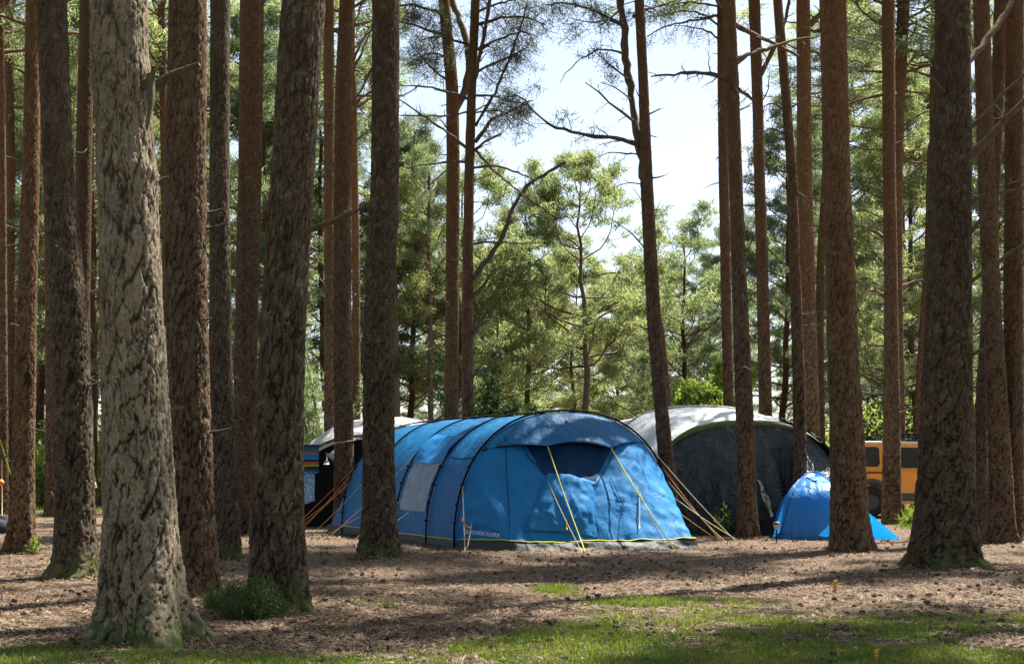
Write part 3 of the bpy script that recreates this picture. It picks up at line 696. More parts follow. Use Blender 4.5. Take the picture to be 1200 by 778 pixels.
T['ii'] = near_tree('pale slender far trunk beyond the ridge of the blue tent', [(503, 300, 5), (505, 480, 6), (505, 580, 7)], 590, d=54, H=13, bark='bark_pale', nseg=20, seed=46, crown=1, czb=7.5, crown_scale=.6, cell=(.09, .22))
T['jj'] = near_tree('short grey far trunk right of the thick trunk before the blue tent', [(463, 350, 7), (465, 480, 8), (466, 585, 8)], 590, d=54, H=12, bark='bark_pale', nseg=20, seed=47, crown=2, czb=6.5, crown_scale=.6, cell=(.09, .22))

# ---------------------------------------------------------------- branches
B = branch
# hero stump, torn splinter
B(T['hero'], [(168, 107), (186, 98), (204, 88), (222, 80), (234, 75)], .05, .018, (0, -.2), 'deadwood', name='branch', k=9, seedx=1, twigs=2, tl=.08)
B(T['hero'], [(176, 88), (177, 100), (176, 118), (175, 136), (172, 152)], .03, .012, (-.22, -.30), 'deadwood', name='torn_strip', k=7)
B(T['hero'], [(168, 100), (178, 90), (180, 77)], .04, .012, (-.1, -.2), 'limb', name='branch_stub', k=7)
B(T['hero'], [(186, 214), (192, 210), (197, 207)], .018, .007, (0, 0), 'twig', name='branch_stub', k=5)
B(T['g'], [(355, 275), (380, 262), (410, 250), (432, 240), (449, 227)], .03, .008, (0, -.6), 'deadwood', twigs=2, tl=.2)
B(T['j'], [(436, 80), (420, 110), (412, 120)], .02, .008, (0, .5), 'limb')
B(T['i'], [(413, 60), (425, 45), (440, 30)], .03, .015, (0, .5), 'limb', twigs=4)
B(T['i'], [(412, 130), (430, 118), (446, 108), (470, 96)], .03, .01, (0, .8), 'limb', twigs=6)
B(T['i'], [(412, 170), (432, 152), (450, 145)], .03, .01, (0, .8), 'limb', twigs=4)
B(T['i'], [(392, 200), (372, 190), (352, 200)], .025, .01, (0, .8), 'limb', twigs=4)
B(T['m'], [(555, 328), (565, 310), (584, 289), (594, 262), (604, 235), (616, 220), (633, 206), (650, 197), (663, 190)], .065, .03, (0, -.8), 'twig', twigs=7, tl=.35, seedx=3)
B(T['m'], [(552, 350), (560, 342), (568, 334), (575, 321)], .055, .03, (0, -.3), 'twig', k=6)
B(T['m'], [(550, 397), (558, 388), (563, 374), (566, 371)], .05, .02, (0, -.3), 'twig', k=6)
B(T['m'], [(553, 286), (580, 283), (610, 286), (633, 285)], .03, .01, (0, -1), 'twig', twigs=7, tl=.4)
B(T['m'], [(553, 197), (570, 194), (588, 195), (612, 204), (638, 216)], .04, .012, (0, -1.2), 'twig', twigs=8, tl=.5)
B(T['m'], [(549, 176), (530, 158), (505, 143), (488, 130), (468, 117)], .04, .015, (0, -.8), 'twig', twigs=7, tl=.4)
B(T['m'], [(557, 148), (575, 118), (594, 77), (606, 45), (618, 5)], .045, .02, (0, -.6), 'twig', twigs=11, tl=.6, leaf=.5, hang=.6)
B(T['m'], [(557, 167), (576, 139), (596, 132), (616, 122)], .045, .02, (0, -.8), 'twig', twigs=12, tl=.7, leaf=.3, hang=.7)
B(T['m'], [(556, 176), (572, 164), (588, 157)], .035, .02, (0, -.5), 'twig', twigs=3)
B(T['m'], [(557, 176), (568, 188), (576, 199), (600, 218), (626, 237), (660, 262)], .035, .01, (0, -1), 'twig', twigs=12, tl=.5, leaf=.25, hang=.2)
B(T['m'], [(545, 190), (526, 190), (500, 193), (477, 196)], .03, .016, (0, -.8), 'twig', twigs=1)
B(T['m'], [(550, 131), (526, 137), (500, 137), (468, 136)], .03, .012, (0, -.8), 'twig', twigs=8, tl=.4)
B(T['m'], [(548, 116), (525, 108), (502, 102), (468, 100)], .035, .012, (0, -.8), 'twig', twigs=6, tl=.4)
B(T['m'], [(557, 92), (561, 72), (566, 50), (574, 0)], .06, .04, (0, -.2), 'limb', twigs=8, tl=.7, leaf=.5, hang=.3)
B(T['m'], [(557, 85), (580, 74), (600, 66), (615, 57)], .035, .012, (0, -.9), 'twig', twigs=12, tl=.8, leaf=.6, hang=.9)
B(T['m'], [(557, 112), (578, 112), (605, 122), (625, 118)], .035, .014, (0, -.9), 'twig', twigs=12, tl=.7, leaf=.3, hang=.8)
B(T['m'], [(557, 30), (585, 22), (612, 18), (640, 30)], .04, .012, (0, -.6), 'twig', twigs=14, tl=.9, leaf=.6, hang=1.)
B(T['m'], [(554, 55), (535, 48), (512, 42), (490, 48)], .035, .012, (0, -.6), 'twig', twigs=12, tl=.7, leaf=.8, hang=.2)
B(T['l'], [(532, 133), (540, 118), (548, 100), (550, 70), (546, 45), (537, 22), (529, 0)], .11, .075, (0, .6), 'limb', k=8, name='fork_stem')
B(T['l'], [(527, 96), (510, 84), (495, 68), (480, 50)], .03, .01, (0, -.5), 'twig', twigs=12, tl=.6, leaf=.9)
B(T['l'], [(524, 42), (505, 38), (488, 30), (468, 26)], .045, .02, (0, -.4), 'limb', twigs=12, tl=.7, leaf=1.)
B(T['l'], [(524, 20), (500, 10), (480, 5), (462, 8)], .04, .02, (0, -.8), 'limb', twigs=12, tl=.7, leaf=1.)
B(T['l'], [(523, 200), (505, 215), (490, 235)], .02, .006, (0, -.4), 'twig', twigs=4, tl=.4)
B(T['l'], [(523, 320), (512, 310), (503, 300)], .02, .006, (0, -.4), 'twig', twigs=2, tl=.3)
B(T['l'], [(535, 490-120), (528, 360), (522, 352)], .02, .008, (0, -.4), 'deadwood')
B(T['m'], [(555, 440), (566, 432), (580, 428)], .04, .02, (0, -.4), 'deadwood', twigs=2, tl=.3)
B(T['m'], [(557, 60), (572, 50), (592, 44), (612, 36), (630, 44)], .035, .012, (0, -.7), 'twig', twigs=16, tl=.9, leaf=.6, hang=.9, seedx=9)
B(T['m'], [(557, 132), (580, 128), (604, 138), (628, 150)], .03, .010, (0, .5), 'twig', twigs=14, tl=.8, leaf=.35, hang=.9, seedx=10)
B(T['m'], [(557, 15), (578, 6), (604, 0), (628, -4)], .035, .012, (0, .5), 'twig', twigs=14, tl=.9, leaf=.6, hang=.9, seedx=11)
B(T['l'], [(527, 70), (508, 60), (492, 66), (474, 78)], .03, .010, (0, .4), 'twig', twigs=14, tl=.7, leaf=.9, hang=.2, seedx=12)
# central forked pine
B(T['n'], [(761, 240), (755, 205), (748, 165), (742, 130), (737, 90), (732, 50), (727, 0)], .08, .078, (0, .3), 'limb', k=10, name='fork_stem')
B(T['n'], [(748, 170), (722, 162), (692, 159), (665, 154), (641, 146), (623, 128)], .05, .016, (0, -.8), 'twig', twigs=9, tl=.7, leaf=.25, seedx=2)
B(T['n'], [(623, 128), (612, 112), (600, 112), (585, 118)], .02, .01, (-.8, -1), 'twig', twigs=10, tl=.7, leaf=.75, hang=.8)
B(T['n'], [(742, 142), (720, 126), (703, 108), (686, 97)], .028, .008, (0, -.6), 'deadwood', twigs=6, tl=.45)
B(T['n'], [(739, 117), (722, 103), (705, 97)], .02, .007, (0, .3), 'deadwood', twigs=4, tl=.4)
B(T['n'], [(752, 182), (730, 178), (705, 180), (692, 190)], .018, .006, (0, -.5), 'twig', twigs=6, tl=.35, hang=.8)
B(T['n'], [(757, 217), (740, 214), (724, 217), (714, 224)], .016, .005, (0, -.5), 'twig', twigs=2, tl=.2)
B(T['n'], [(736, 93), (720, 80), (702, 68), (690, 52)], .02, .007, (0, -.5), 'twig', twigs=9, tl=.5, leaf=.5)
B(T['n'], [(733, 64), (712, 57), (695, 59), (678, 70), (664, 86), (656, 98)], .022, .006, (0, -.8), 'twig', twigs=4, tl=.35)
B(T['n'], [(730, 30), (708, 20), (686, 8), (660, 2), (640, 6)], .04, .012, (0, -.8), 'twig', twigs=14, tl=.7, leaf=.55, hang=.4)
B(T['n'], [(728, 10), (712, 25), (690, 28), (668, 22)], .025, .008, (0, -.6), 'twig', twigs=12, tl=.7, leaf=.6, hang=.3)
B(T['n'], [(762, 250), (756, 240), (748, 228), (741, 220)], .016, .005, (0, .3), 'twig', twigs=2, tl=.2)
B(T['n'], [(766, 258), (770, 246), (774, 235)], .014, .004, (0, .3), 'twig', twigs=2, tl=.2)
B(T['n'], [(764, 300), (750, 285), (735, 268), (718, 258)], .022, .007, (0, .5), 'twig', twigs=3, tl=.3)
B(T['n'], [(742, 20), (765, 8), (790, 2)], .03, .012, (0, .5), 'limb', twigs=12, tl=.6, leaf=.7, hang=.3)
# right pair p,q,r,s,t
B(T['q'], [(857, 95), (841, 91), (826, 84), (800, 85), (780, 88), (763, 90)], .05, .014, (0, -.6), 'twig', twigs=13, tl=.5, seedx=5)
B(T['p'], [(842, 18), (815, 24), (785, 29), (770, 36), (758, 43)], .04, .014, (0, -.8), 'twig', twigs=14, tl=.8, leaf=.12, hang=1.0)
B(T['p'], [(842, 46), (828, 36), (810, 32), (790, 30)], .03, .01, (0, -.8), 'twig', twigs=12, tl=.8, leaf=.12, hang=1.0)
B(T['p'], [(841, 8), (815, 2), (795, 4), (772, 8)], .035, .01, (0, -.8), 'twig', twigs=12, tl=.8, leaf=.3, hang=.9)
B(T['p'], [(842, 30), (820, 14), (800, 12), (780, 18), (760, 20)], .03, .01, (0, -.4), 'twig', twigs=12, tl=.9, leaf=.15, hang=1.1)
B(T['q'], [(860, 100), (852, 96), (848, 110), (842, 132)], .02, .006, (0, -.5), 'twig', twigs=9, tl=.5, hang=.6)
B(T['q'], [(862, 150), (848, 145), (838, 140)], .016, .005, (0, -.5), 'twig', twigs=3, tl=.3)
B(T['q'], [(862, 29), (880, 40), (905, 49), (935, 66)], .05, .02, (0, .8), 'limb', twigs=9, tl=.5, hang=.4)
B(T['q'], [(863, 74), (880, 62), (905, 56), (930, 47), (960, 42)], .05, .018, (0, .8), 'limb', twigs=10, tl=.6, hang=.6)
B(T['r'], [(888, 93), (898, 75), (908, 56), (918, 32), (925, 0)], .07, .04, (0, -.3), 'limb', twigs=5, tl=.5)
B(T['q'], [(865, 105), (876, 112), (886, 122)], .04, .02, (0, .5), 'limb', twigs=3, tl=.4)
B(T['r'], [(892, 120), (900, 108), (902, 85)], .025, .01, (0, -.3), 'twig', twigs=4, tl=.4)
B(T['r'], [(895, 240), (880, 242), (868, 240)], .03, .015, (0, -.3), 'twig', twigs=3, tl=.3)
B(T['q'], [(868, 300), (878, 290), (884, 275)], .02, .01, (0, -.3), 'twig')
B(T['s'], [(928, 205), (916, 200), (900, 205), (885, 203)], .02, .008, (0, -.5), 'twig', twigs=8, tl=.5, hang=.5)
B(T['s'], [(924, 160), (905, 150), (890, 155)], .02, .008, (0, -.5), 'twig', twigs=10, tl=.6, hang=.9)
B(T['s'], [(922, 130), (905, 120), (890, 128)], .02, .008, (0, -.5), 'twig', twigs=10, tl=.7, hang=1.1)
B(T['s'], [(933, 225), (945, 232), (965, 232)], .02, .008, (0, -.5), 'twig', twigs=6, tl=.4)
B(T['t'], [(949, 30), (960, 18), (975, 8)], .09, .05, (0, -.3), 'limb', twigs=4)
B(T['t'], [(950, 60), (970, 66), (1000, 70), (1020, 78)], .04, .012, (0, .8), 'limb', twigs=14, tl=.9, leaf=.6, hang=.9)
B(T['t'], [(950, 36), (980, 38), (1010, 48), (1034, 52)], .04, .014, (0, .8), 'limb', twigs=14, tl=.9, leaf=.6, hang=.9)
B(T['t'], [(950, 110), (965, 108), (985, 112), (1010, 118)], .03, .01, (0, .8), 'twig', twigs=12, tl=.7, leaf=.6, hang=.7)
for (a_, b_, c_, nm) in [((1050, 86), (1072, 66), (1110, 58), 'x'), ((1052, 55), (1078, 60), (1095, 70), 'x'), ((1052, 150), (1075, 135), (1098, 128), 'x'), ((1053, 105), (1075, 108), (1095, 112), 'x'),
                         ((1053, 180), (1078, 174), (1092, 177), 'x'), ((1053, 185), (1075, 190), (1100, 196), 'x'), ((1050, 172), (1020, 176), (990, 168), 'x'), ((1050, 150), (1015, 150), (985, 145), 'x'),
                         ((1050, 108), (1025, 112), (985, 125), 'w'), ((1050, 215), (1070, 200), (1092, 188), 'x'), ((1040, 280), (1020, 268), (995, 262), 'w'), ((1054, 335), (1072, 328), (1092, 328), 'x'), ((1040, 345), (1025, 340), (1010, 342), 'w')]:
    B(T[nm], [a_, ((a_[0]+b_[0])/2, (a_[1]+b_[1])/2+2), b_, c_], .045, .016, (0, .6), 'limb', twigs=5, tl=.5, leaf=.15)
# massive right trunk
B(T['z'], [(1130, 190), (1139, 182), (1160, 160), (1180, 140), (1200, 118), (1222, 98)], .052, .035, (-.1, -.6), 'limb', k=9, twigs=2)
B(T['z'], [(1130, 155), (1140, 148), (1160, 130), (1176, 108), (1188, 99), (1204, 84), (1220, 70)], .026, .014, (-.1, -.9), 'deadwood', k=7, twigs=4, tl=.3)
B(T['z'], [(1126, 80), (1135, 72), (1156, 48), (1174, 24), (1188, -4)], .05, .035, (0, .7), 'limb', k=9, twigs=2)
B(T['z'], [(1130, 336), (1136, 329), (1158, 318), (1180, 300), (1202, 284), (1222, 275)], .034, .018, (-.1, -.8), 'deadwood', k=8, twigs=3, tl=.25)
B(T['z'], [(1130, 284), (1136, 276), (1148, 262), (1157, 246), (1157, 218)], .032, .012, (-.1, -.5), 'twig', k=7, twigs=2, tl=.2)
B(T['z'], [(1132, 244), (1140, 236), (1155, 227), (1180, 225), (1204, 220)], .026, .016, (-.1, -.5), 'deadwood', k=7, twigs=2, tl=.2)
B(T['z'], [(1130, 422), (1137, 416), (1154, 408), (1171, 398)], .034, .012, (-.1, -.5), 'deadwood', k=7)
B(T['z'], [(1106, 108), (1098, 96), (1088, 88), (1068, 83)], .03, .008, (-.2, -.5), 'twig', k=7, twigs=2, tl=.2)
B(T['b'], [(46, 250), (56, 244), (66, 240)], .014, .004, (0, -.3), 'deadwood')
B(T['c'], [(104, 172), (98, 180), (90, 178)], .016, .005, (-.2, -.5), 'deadwood')
for nm, nst, za, zb_, Lm in [('a', 6, 2, 5.5, .2), ('b', 9, 1.5, 7.5, .3), ('c', 9, 2, 7.5, .45), ('d', 7, 1.5, 5.2, .25), ('e', 9, 1, 7, .3), ('f', 9, 2, 9, .4), ('g', 5, 1, 5, .2), ('h', 10, 4, 12, .7), ('i', 8, 3, 11, .6),
                    ('j', 6, 2, 7, .2), ('k', 8, 4, 13, .8), ('l', 8, 4, 12, .5), ('m', 8, 4, 11, .5), ('n', 8, 3, 10, .35), ('p', 8, 4, 14, .5), ('q', 7, 2, 9, .35), ('r', 9, 4, 13, .6), ('s', 8, 2, 9, .4), ('t', 9, 3, 13, .7), ('u', 8, 4, 13, .9),
                    ('v', 6, 2, 8.5, .2), ('w', 9, 2, 12, .5), ('x', 7, 4, 14, .7), ('y', 7, 4, 12, .7), ('z', 4, 1, 6, .15), ('aa', 7, 2, 9, .4), ('bb', 8, 2, 9, .4), ('cc', 9, 2, 9, .5), ('dd', 9, 3, 14, .8), ('ee', 10, 3, 15, 1.), ('gg', 6, 5, 12, .6), ('hh', 9, 3, 15, 1.), ('ff', 8, 4, 18, 1.1)]:
    stubs(T[nm], nst, za, zb_, Lm)
# needles, bark crumbs and moss-grass gathered round the trunk feet
mb = MB(); mg = MB()
for nm in T:
    if T[nm]['d'] > 30: continue
    b_ = T[nm]['base']; r0_ = float(T[nm]['wc'][0]); nn_ = 900 if T[nm]['d'] < 16 else 450
    a_ = rng.random(nn_)*6.28; rr_ = r0_*(1.05+np.abs(rng.normal(size=nn_))*.45); x, y = b_[0]+rr_*np.cos(a_), b_[1]+rr_*np.sin(a_)
    v, q = slivers(x, y, .01+.03*rng.random(nn_), .003+.008*rng.random(nn_)**2, 1.5); v[:, 2] += np.repeat(.05*np.exp(-(rr_/r0_-1.05)*2.5)*rng.random(nn_), 4); mb.add(v, quads=q)
    if nm in ('hero', 'g', 'z', 'v', 'a', 'j'):
        k_ = rng.random(nn_) < (.8 if nm in ('hero', 'g', 'j') else .25); v, t, q = blades(x[k_], y[k_], .02+.05*rng.random(k_.sum()), .0022+0*x[k_]); mg.add(v, t, q)
tag(mb.build('needle_litter', M['litter'], smooth_=False), 'loose bark crumbs and needles gathered round the trunk feet', 'pine litter', kind='stuff')
tag(mg.build('grass', M['grass'], smooth_=False), 'thin grass blades growing round the trunk feet', 'grass', kind='stuff')
# white line round trunk i
ti = T['i']; zz_ = CH+(HY-517)/F*ti['d']-ti['base'][2]; xo = float(np.interp(zz_, ti['zc'], ti['xc'])); ra = float(np.interp(zz_, ti['zc'], ti['wc']))+.02
mb = MB(); a_ = np.linspace(0, 2*math.pi, 33); mb.tube(np.stack([xo+ra*np.cos(a_), ra*np.sin(a_), zz_+.02*np.sin(a_)+.03*np.cos(a_)], 1), .012, 5)
o = mb.build('tied_line', M['rope_tan'], None, loc=ti['base']); tag(o, 'pale cord tied round the trunk in front of the grey tent', 'cord')

# shade-giving neighbours of the same wood outside the frame (their crowns shade the glade)
def shade_tree(px_m, py_m, sc, i):
    root = thing('pine_tree', 'tall pine of the same wood standing beyond the right edge of the view', 'pine tree', (px_m, py_m, 0), i*1.3, 'pines out of view round the glade')
    t_ = MB(); zz = np.linspace(-.1, 20, 14); t_.tube(np.stack([.1*np.sin(zz*.3+i), .1*np.cos(zz*.23+i), zz], 1), np.linspace(.24, .05, 14), 14); t_.build('trunk', M['bark_far'], root)
    for dat, nm in zip(CV[i % 4], ('limb', 'crown')):
        o = bpy.data.objects.new(nm, dat); COL.objects.link(o); o.parent = root; o.location = (0, 0, 12.5); o.scale = (sc, sc, 1)
for i, (a_, b_, s_) in enumerate([(10.5, 17.5, 1.), (13.5, 25, 1.)]): shade_tree(a_, b_, s_, i)

rb_ = random.Random(77)
spots = [(-8, -7), (1, -10), (9, -6), (-12, 0), (13, 1), (-13, -12), (-5, -17), (6.5, -17), (-11.5, 8), (13, 9), (-17, 15), (18, 14)]
for i, (a_, b_) in enumerate(spots):
    o = copy_tree(V[(2, 0, 1)[i % 3]]); o.location = (a_+rb_.uniform(-.8, .8), b_+rb_.uniform(-.8, .8), 0); o.rotation_euler = (0, 0, rb_.random()*6); o.scale = (1, 1, .95)
    tag(o, 'tall pine of the surrounding wood standing out of view round the glade', 'pine tree', 'pines out of view round the glade')
# ---------------------------------------------------------------- tunnel tents
def arch(c, W, Hh, wdir, n_=41, pw=2.35, t0=0., t1=1., off=0.):
    t = np.linspace(t0, t1, n_)*math.pi; cx_, sx_ = -np.cos(t), np.sin(t)
    x = np.sign(cx_)*np.abs(cx_)**(2/pw)*(W/2+off); z = np.abs(sx_)**(2/pw)*(Hh+off)
    return np.stack([c[0]+wdir[0]*x, c[1]+wdir[1]*x, z], 1)
def wrinkle(A, amp, fx, fy, seed):
    r, c = A.shape[:2]
    du = np.gradient(A, axis=0); dv = np.gradient(A, axis=1); nn_ = np.cross(du, dv); nn_ /= np.linalg.norm(nn_, axis=-1)[..., None]+1e-9
    I, J = np.meshgrid(np.arange(r)/r, np.arange(c)/c, indexing='ij')
    w = fbm(I*fx+3, J*fy+5, seed, 4)-.5; rd = 1-2*np.abs(fbm(I*fx*1.7+J*3, J*fy*1.7-I*2, seed+9, 3)-.5)
    return A+nn_*(amp*(w*1.4+(rd-.8)*.9))[..., None]
def tunnel_surface(hoops, wdir, per=16, n_=61, sag=.03, pw=2.35, t0=0., t1=1., off=0., amp=.015, seed=0, inset=0.):
    rows = []
    for k in range(len(hoops)-1):
        (c0, W0, H0), (c1, W1, H1) = hoops[k], hoops[k+1]
        for j in range(per+(k == len(hoops)-2)):
            f = j/per; s_ = 1-sag*math.sin(math.pi*f)
            c = (np.array(c0)*(1-f)+np.array(c1)*f); rows.append(arch(c, (W0*(1-f)+W1*f)*(1-.6*sag*math.sin(math.pi*f)), (H0*(1-f)+H1*f)*s_, wdir, n_, pw, t0, t1, off))
    return wrinkle(np.array(rows), amp, 5*len(hoops), 9, seed)
def lerp(a, b, f): return np.asarray(a)*(1-f)+np.asarray(b)*f

d0 = np.array([-.8, 23.0]); bdir = np.array([-.41, .912]); wdir = np.array([.912, .41])
W0, H0 = 4.1, 2.27
tent = thing('tunnel_tent', 'large blue tunnel tent with black hoops and a canopy over its front door', 'tent', (0, 0, 0))
tz = gz(.5, 23.5)-.01; tent.location = (0, 0, tz)
hoops = []
for k in range(5):
    c = d0+wdir*W0/2+bdir*(1.6*k+(.28 if k == 0 else 0))
    hoops.append((c, W0, H0-[0, -.01, -.02, -.03, .0][k]))
A = tunnel_surface(hoops, wdir, seed=3, amp=.022)
SK = .16   # skirt height
def split_skirt(A, parent, mat, name, skirt_name='skirt', sk=SK):
    """lower edges are the ends of each row (axis 1)"""
    mbx = MB(); mbx.grid(A); return mbx.build(name, mat, parent)
def skirt_for(A, parent, off=.012, sk=SK, ends=('l', 'r'), name='skirt', mat='skirt'):
    n_ = A.shape[1]
    for e in ends:
        rng_ = range(0, n_) if e == 'l' else range(n_-1, -1, -1)
        out_ = []
        for row in A:
            P_ = row if e == 'l' else row[::-1]
            zz = P_[:, 2]; i = int(np.argmax(zz > sk)); f = (sk-zz[i-1])/(zz[i]-zz[i-1]+1e-9); top = P_[i-1]*(1-f)+P_[i]*f
            out_.append((P_[0], top))
        lo = np.array([a for a, b in out_]); hi = np.array([b for a, b in out_])
        cdir = lo-np.mean(A.reshape(-1, 3), 0); cdir[:, 2] = 0; cdir /= np.linalg.norm(cdir, axis=1)[:, None]
        lo = lo+cdir*.05; lo[:, 2] = -.02; hi = hi+cdir*off
        rr_ = np.array([lerp(lo, hi, f) + cdir*(.02*math.sin(f*3.1)) for f in np.linspace(0, 1, 6)])
        jj = (fbm(np.arange(rr_.shape[1])*.35, np.zeros(rr_.shape[1]), 4, 3)-.5)*.05
        rr_[1:5] += (cdir*jj[:, None])[None]
        hi2 = rr_[-1]
        mbx = MB(); mbx.grid(rr_); mbx.build(name, M[mat], parent, solid=.003)
        mp = MB(); mp.tube(hi2+cdir*.006, .008, 4); mp.build('piping', M['rope_yellow'], parent)
mbx = MB(); mbx.grid(A); mbx.build('flysheet', M['blue'], tent)
skirt_for(A, tent, ends=('l', 'r'))
# rear slope
rear_arch = arch(hoops[4][0], hoops[4][1], hoops[4][2], wdir, 61)
rb = np.concatenate([hoops[4][0]+bdir*1.0-wdir*(W0/2+.02), hoops[4][0]+bdir*.95+wdir*(W0/2-.55)]); 
def ruled(archp, poly, n_=14, bulge=.0, bdirv=None, cl=None):
    # poly: list of (x,y) with break params
    ts = np.linspace(0, 1, len(archp)); brk = np.linspace(0, 1, len(poly)) if cl is None else np.array(cl)
    bx_ = np.interp(ts, brk, [p[0] for p in poly]); by_ = np.interp(ts, brk, [p[1] for p in poly])
    bot = np.stack([bx_, by_, np.zeros_like(bx_)], 1)
    rows = []
    for f in np.linspace(0, 1, n_):
        r_ = lerp(archp, bot, f); 
        if bdirv is not None: r_ = r_+np.array([*bdirv, 0])*bulge*math.sin(math.pi*f)*np.sin(math.pi*ts)[:, None]
        rows.append(r_)
    return np.array(rows)
Lr, Rr = hoops[4][0]-wdir*hoops[4][1]/2, hoops[4][0]+wdir*hoops[4][1]/2
RA = ruled(rear_arch, [Lr, rb[:2], rb[2:], Rr], 14, .1, bdir, [0, .22, .78, 1])
mbx = MB(); mbx.grid(wrinkle(RA, .02, 6, 9, 5)); mbx.build('rear_panel', M['blue'], tent)
mbx = MB(); sk_ = np.stack([np.array([*Lr, 0]), np.array([*rb[:2], 0]), np.array([*rb[2:], 0]), np.array([*Rr, 0])]); 
sks = np.array([np.stack([np.interp(np.linspace(0, 3, 40), range(4), sk_[:, i]) for i in range(3)], 1)+np.array([bdir[0]*o_, bdir[1]*o_, zz]) for o_, zz in ((.06, -.02), (.02, SK))])
mbx.grid(sks); mbx.build('skirt', M['skirt'], tent)
# porch front
fa = arch(hoops[0][0], W0, H0, wdir, 81)
edir = -bdir
A4L, A4R = hoops[0][0]-wdir*W0/2, hoops[0][0]+wdir*W0/2
FA = np.array([.02, 22.48]); FB = np.array([3.05, 23.55])
FR = ruled(fa, [A4L, FA, FB, A4R], 46, .08, edir, [0, .17, .83, 1])
FRw = wrinkle(wrinkle(FR, -.06, 2.2, 17, 14), -.034, 9, 13, 15)
FRw[0] = FR[0]; FRw[-1] = FR[-1]
mbx = MB(); mbx.grid(FRw); mbx.build('front_panel', M['blue_light'], tent)
# front skirt: follows bottom edge
bt = np.array([[*A4L, 0], [*FA, 0], [*FB, 0], [*A4R, 0]]); tq = np.interp(np.linspace(0, 1, 90), [0, .12, .9, 1], [0, 1, 2, 3])
bb_ = np.stack([np.interp(tq, range(4), bt[:, i]) for i in range(3)], 1)
sk_rows = []
for f, zz in zip(np.linspace(0, 1, 7), np.linspace(-.02, .17, 7)):
    wv = (fbm(np.arange(90)*.22+f, np.full(90, f*2), 6, 3)-.5)
    sk_rows.append(bb_+np.outer(.10*(1-f)+wv*.12*math.sin(math.pi*min(1, f*.9+.1)), [edir[0], edir[1], 0])+np.array([0, 0, zz])+np.outer(np.full(90, -.055*f), [edir[0], edir[1], 0]))
sk_rows = np.array(sk_rows); sk_rows += np.array([edir[0], edir[1], 0])*.045
sk_rows[-1, :, 2] += .035*(fbm(np.arange(90)*.12, np.zeros(90), 8, 3)-.5)*2
mbx = MB(); mbx.grid(sk_rows); mbx.build('skirt', M['skirt'], tent, solid=.003)
mp = MB(); mp.tube(sk_rows[-1]+np.array([edir[0], edir[1], 0])*.008, .009, 4); mp.build('piping', M['rope_yellow'], tent)
# door seams, dark sheet painting the canopy's shadow, and hanging door cloth on the front panel
def on_front(tt, f, off=.02):
    j = tt*80; i0 = min(79, int(j)); a_ = j-i0; g_ = f*45; k0 = min(44, int(g_)); b_ = g_-k0
    p = (FRw[k0, i0]*(1-a_)+FRw[k0, i0+1]*a_)*(1-b_)+(FRw[k0+1, i0]*(1-a_)+FRw[k0+1, i0+1]*a_)*b_
    return p+np.array([edir[0], edir[1], .25])*off
PX = CX+F*FRw[..., 0]/FRw[..., 1]; PY = HY-F*(FRw[..., 2]+tz-CH)/FRw[..., 1]
def fuv(px, py):
    k_ = np.argmin((PX-px)**2+(PY-py)**2); return (k_ % 81)/80, (k_//81)/45
def fpatch(tl, tr, br, bl, nu, nv, off, bow=0.):
    U4 = [np.array(fuv(*p)) for p in (tl, tr, br, bl)]; out_ = []
    for v in np.linspace(0, 1, nv):
        r_ = []
        for u in np.linspace(0, 1, nu):
            q = (U4[0]*(1-u)+U4[1]*u)*(1-v)+(U4[3]*(1-u)+U4[2]*u)*v; q[1] += bow*math.sin(math.pi*u)*(1-v)
            r_.append(on_front(min(.999, max(0, q[0])), min(.999, max(0, q[1])), off(u, v) if callable(off) else off))
        out_.append(r_)
    return np.array(out_)
def fline(pts, r_, mat, name, off=.02):
    L_ = []
    for (a, b) in zip(pts[:-1], pts[1:]):
        ua, ub = np.array(fuv(*a)), np.array(fuv(*b)); L_ += [on_front(*(ua*(1-f)+ub*f), off) for f in np.linspace(0, 1, 8)[:-1]]
    L_.append(on_front(*fuv(*pts[-1]), off)); mp = MB(); mp.tube(L_, r_, 4); mp.build(name, M[mat], tent)
mbx = MB(); mbx.grid(fpatch((604, 508), (727, 512), (697, 566), (636, 556), 24, 16, .014)); mbx.build('canopy_shade_sheet', M['navy'], tent)  # navy sheet coloured as the shade under the canopy
fline([(693, 567), (694, 590), (697, 610), (703, 634)], .009, 'navy', 'zip')
fline([(604, 510), (618, 535), (636, 556), (660, 560), (697, 567), (712, 545), (728, 514)], .008, 'navy', 'seam', .022)  # navy outline round the painted canopy shade
fline([(594, 512), (592, 560), (594, 640)], .006, 'navy', 'seam')
fline([(745, 530), (762, 575), (790, 632)], .004, 'navy', 'seam')
fline([(716, 560), (724, 580), (734, 596)], .004, 'navy', 'seam')
fl_ = fpatch((640, 554), (694, 566), (700, 630), (612, 622), 30, 30, lambda u, v: .02+.13*math.sin(math.pi*u)**.8*math.sin(math.pi*(.12+.88*v)*.98)*(.5+1.*float(fbm(np.array([u*5.]), np.array([v*4.+2]), 2, 3)[0])))
mbx = MB(); mbx.grid(wrinkle(fl_, .035, 4, 7, 31)); mbx.build('door_flap', M['blue_light'], tent, solid=.003)
for t_, x_, y0_, y1_ in ((0, 660, 572, 622), (1, 748, 573, 620)):
    fline([(x_-1, y0_), (x_, y1_)], .012, 'rope_yellow' if t_ == 0 else 'rope_tan', 'toggle_strap', .09 if t_ == 0 else .03)
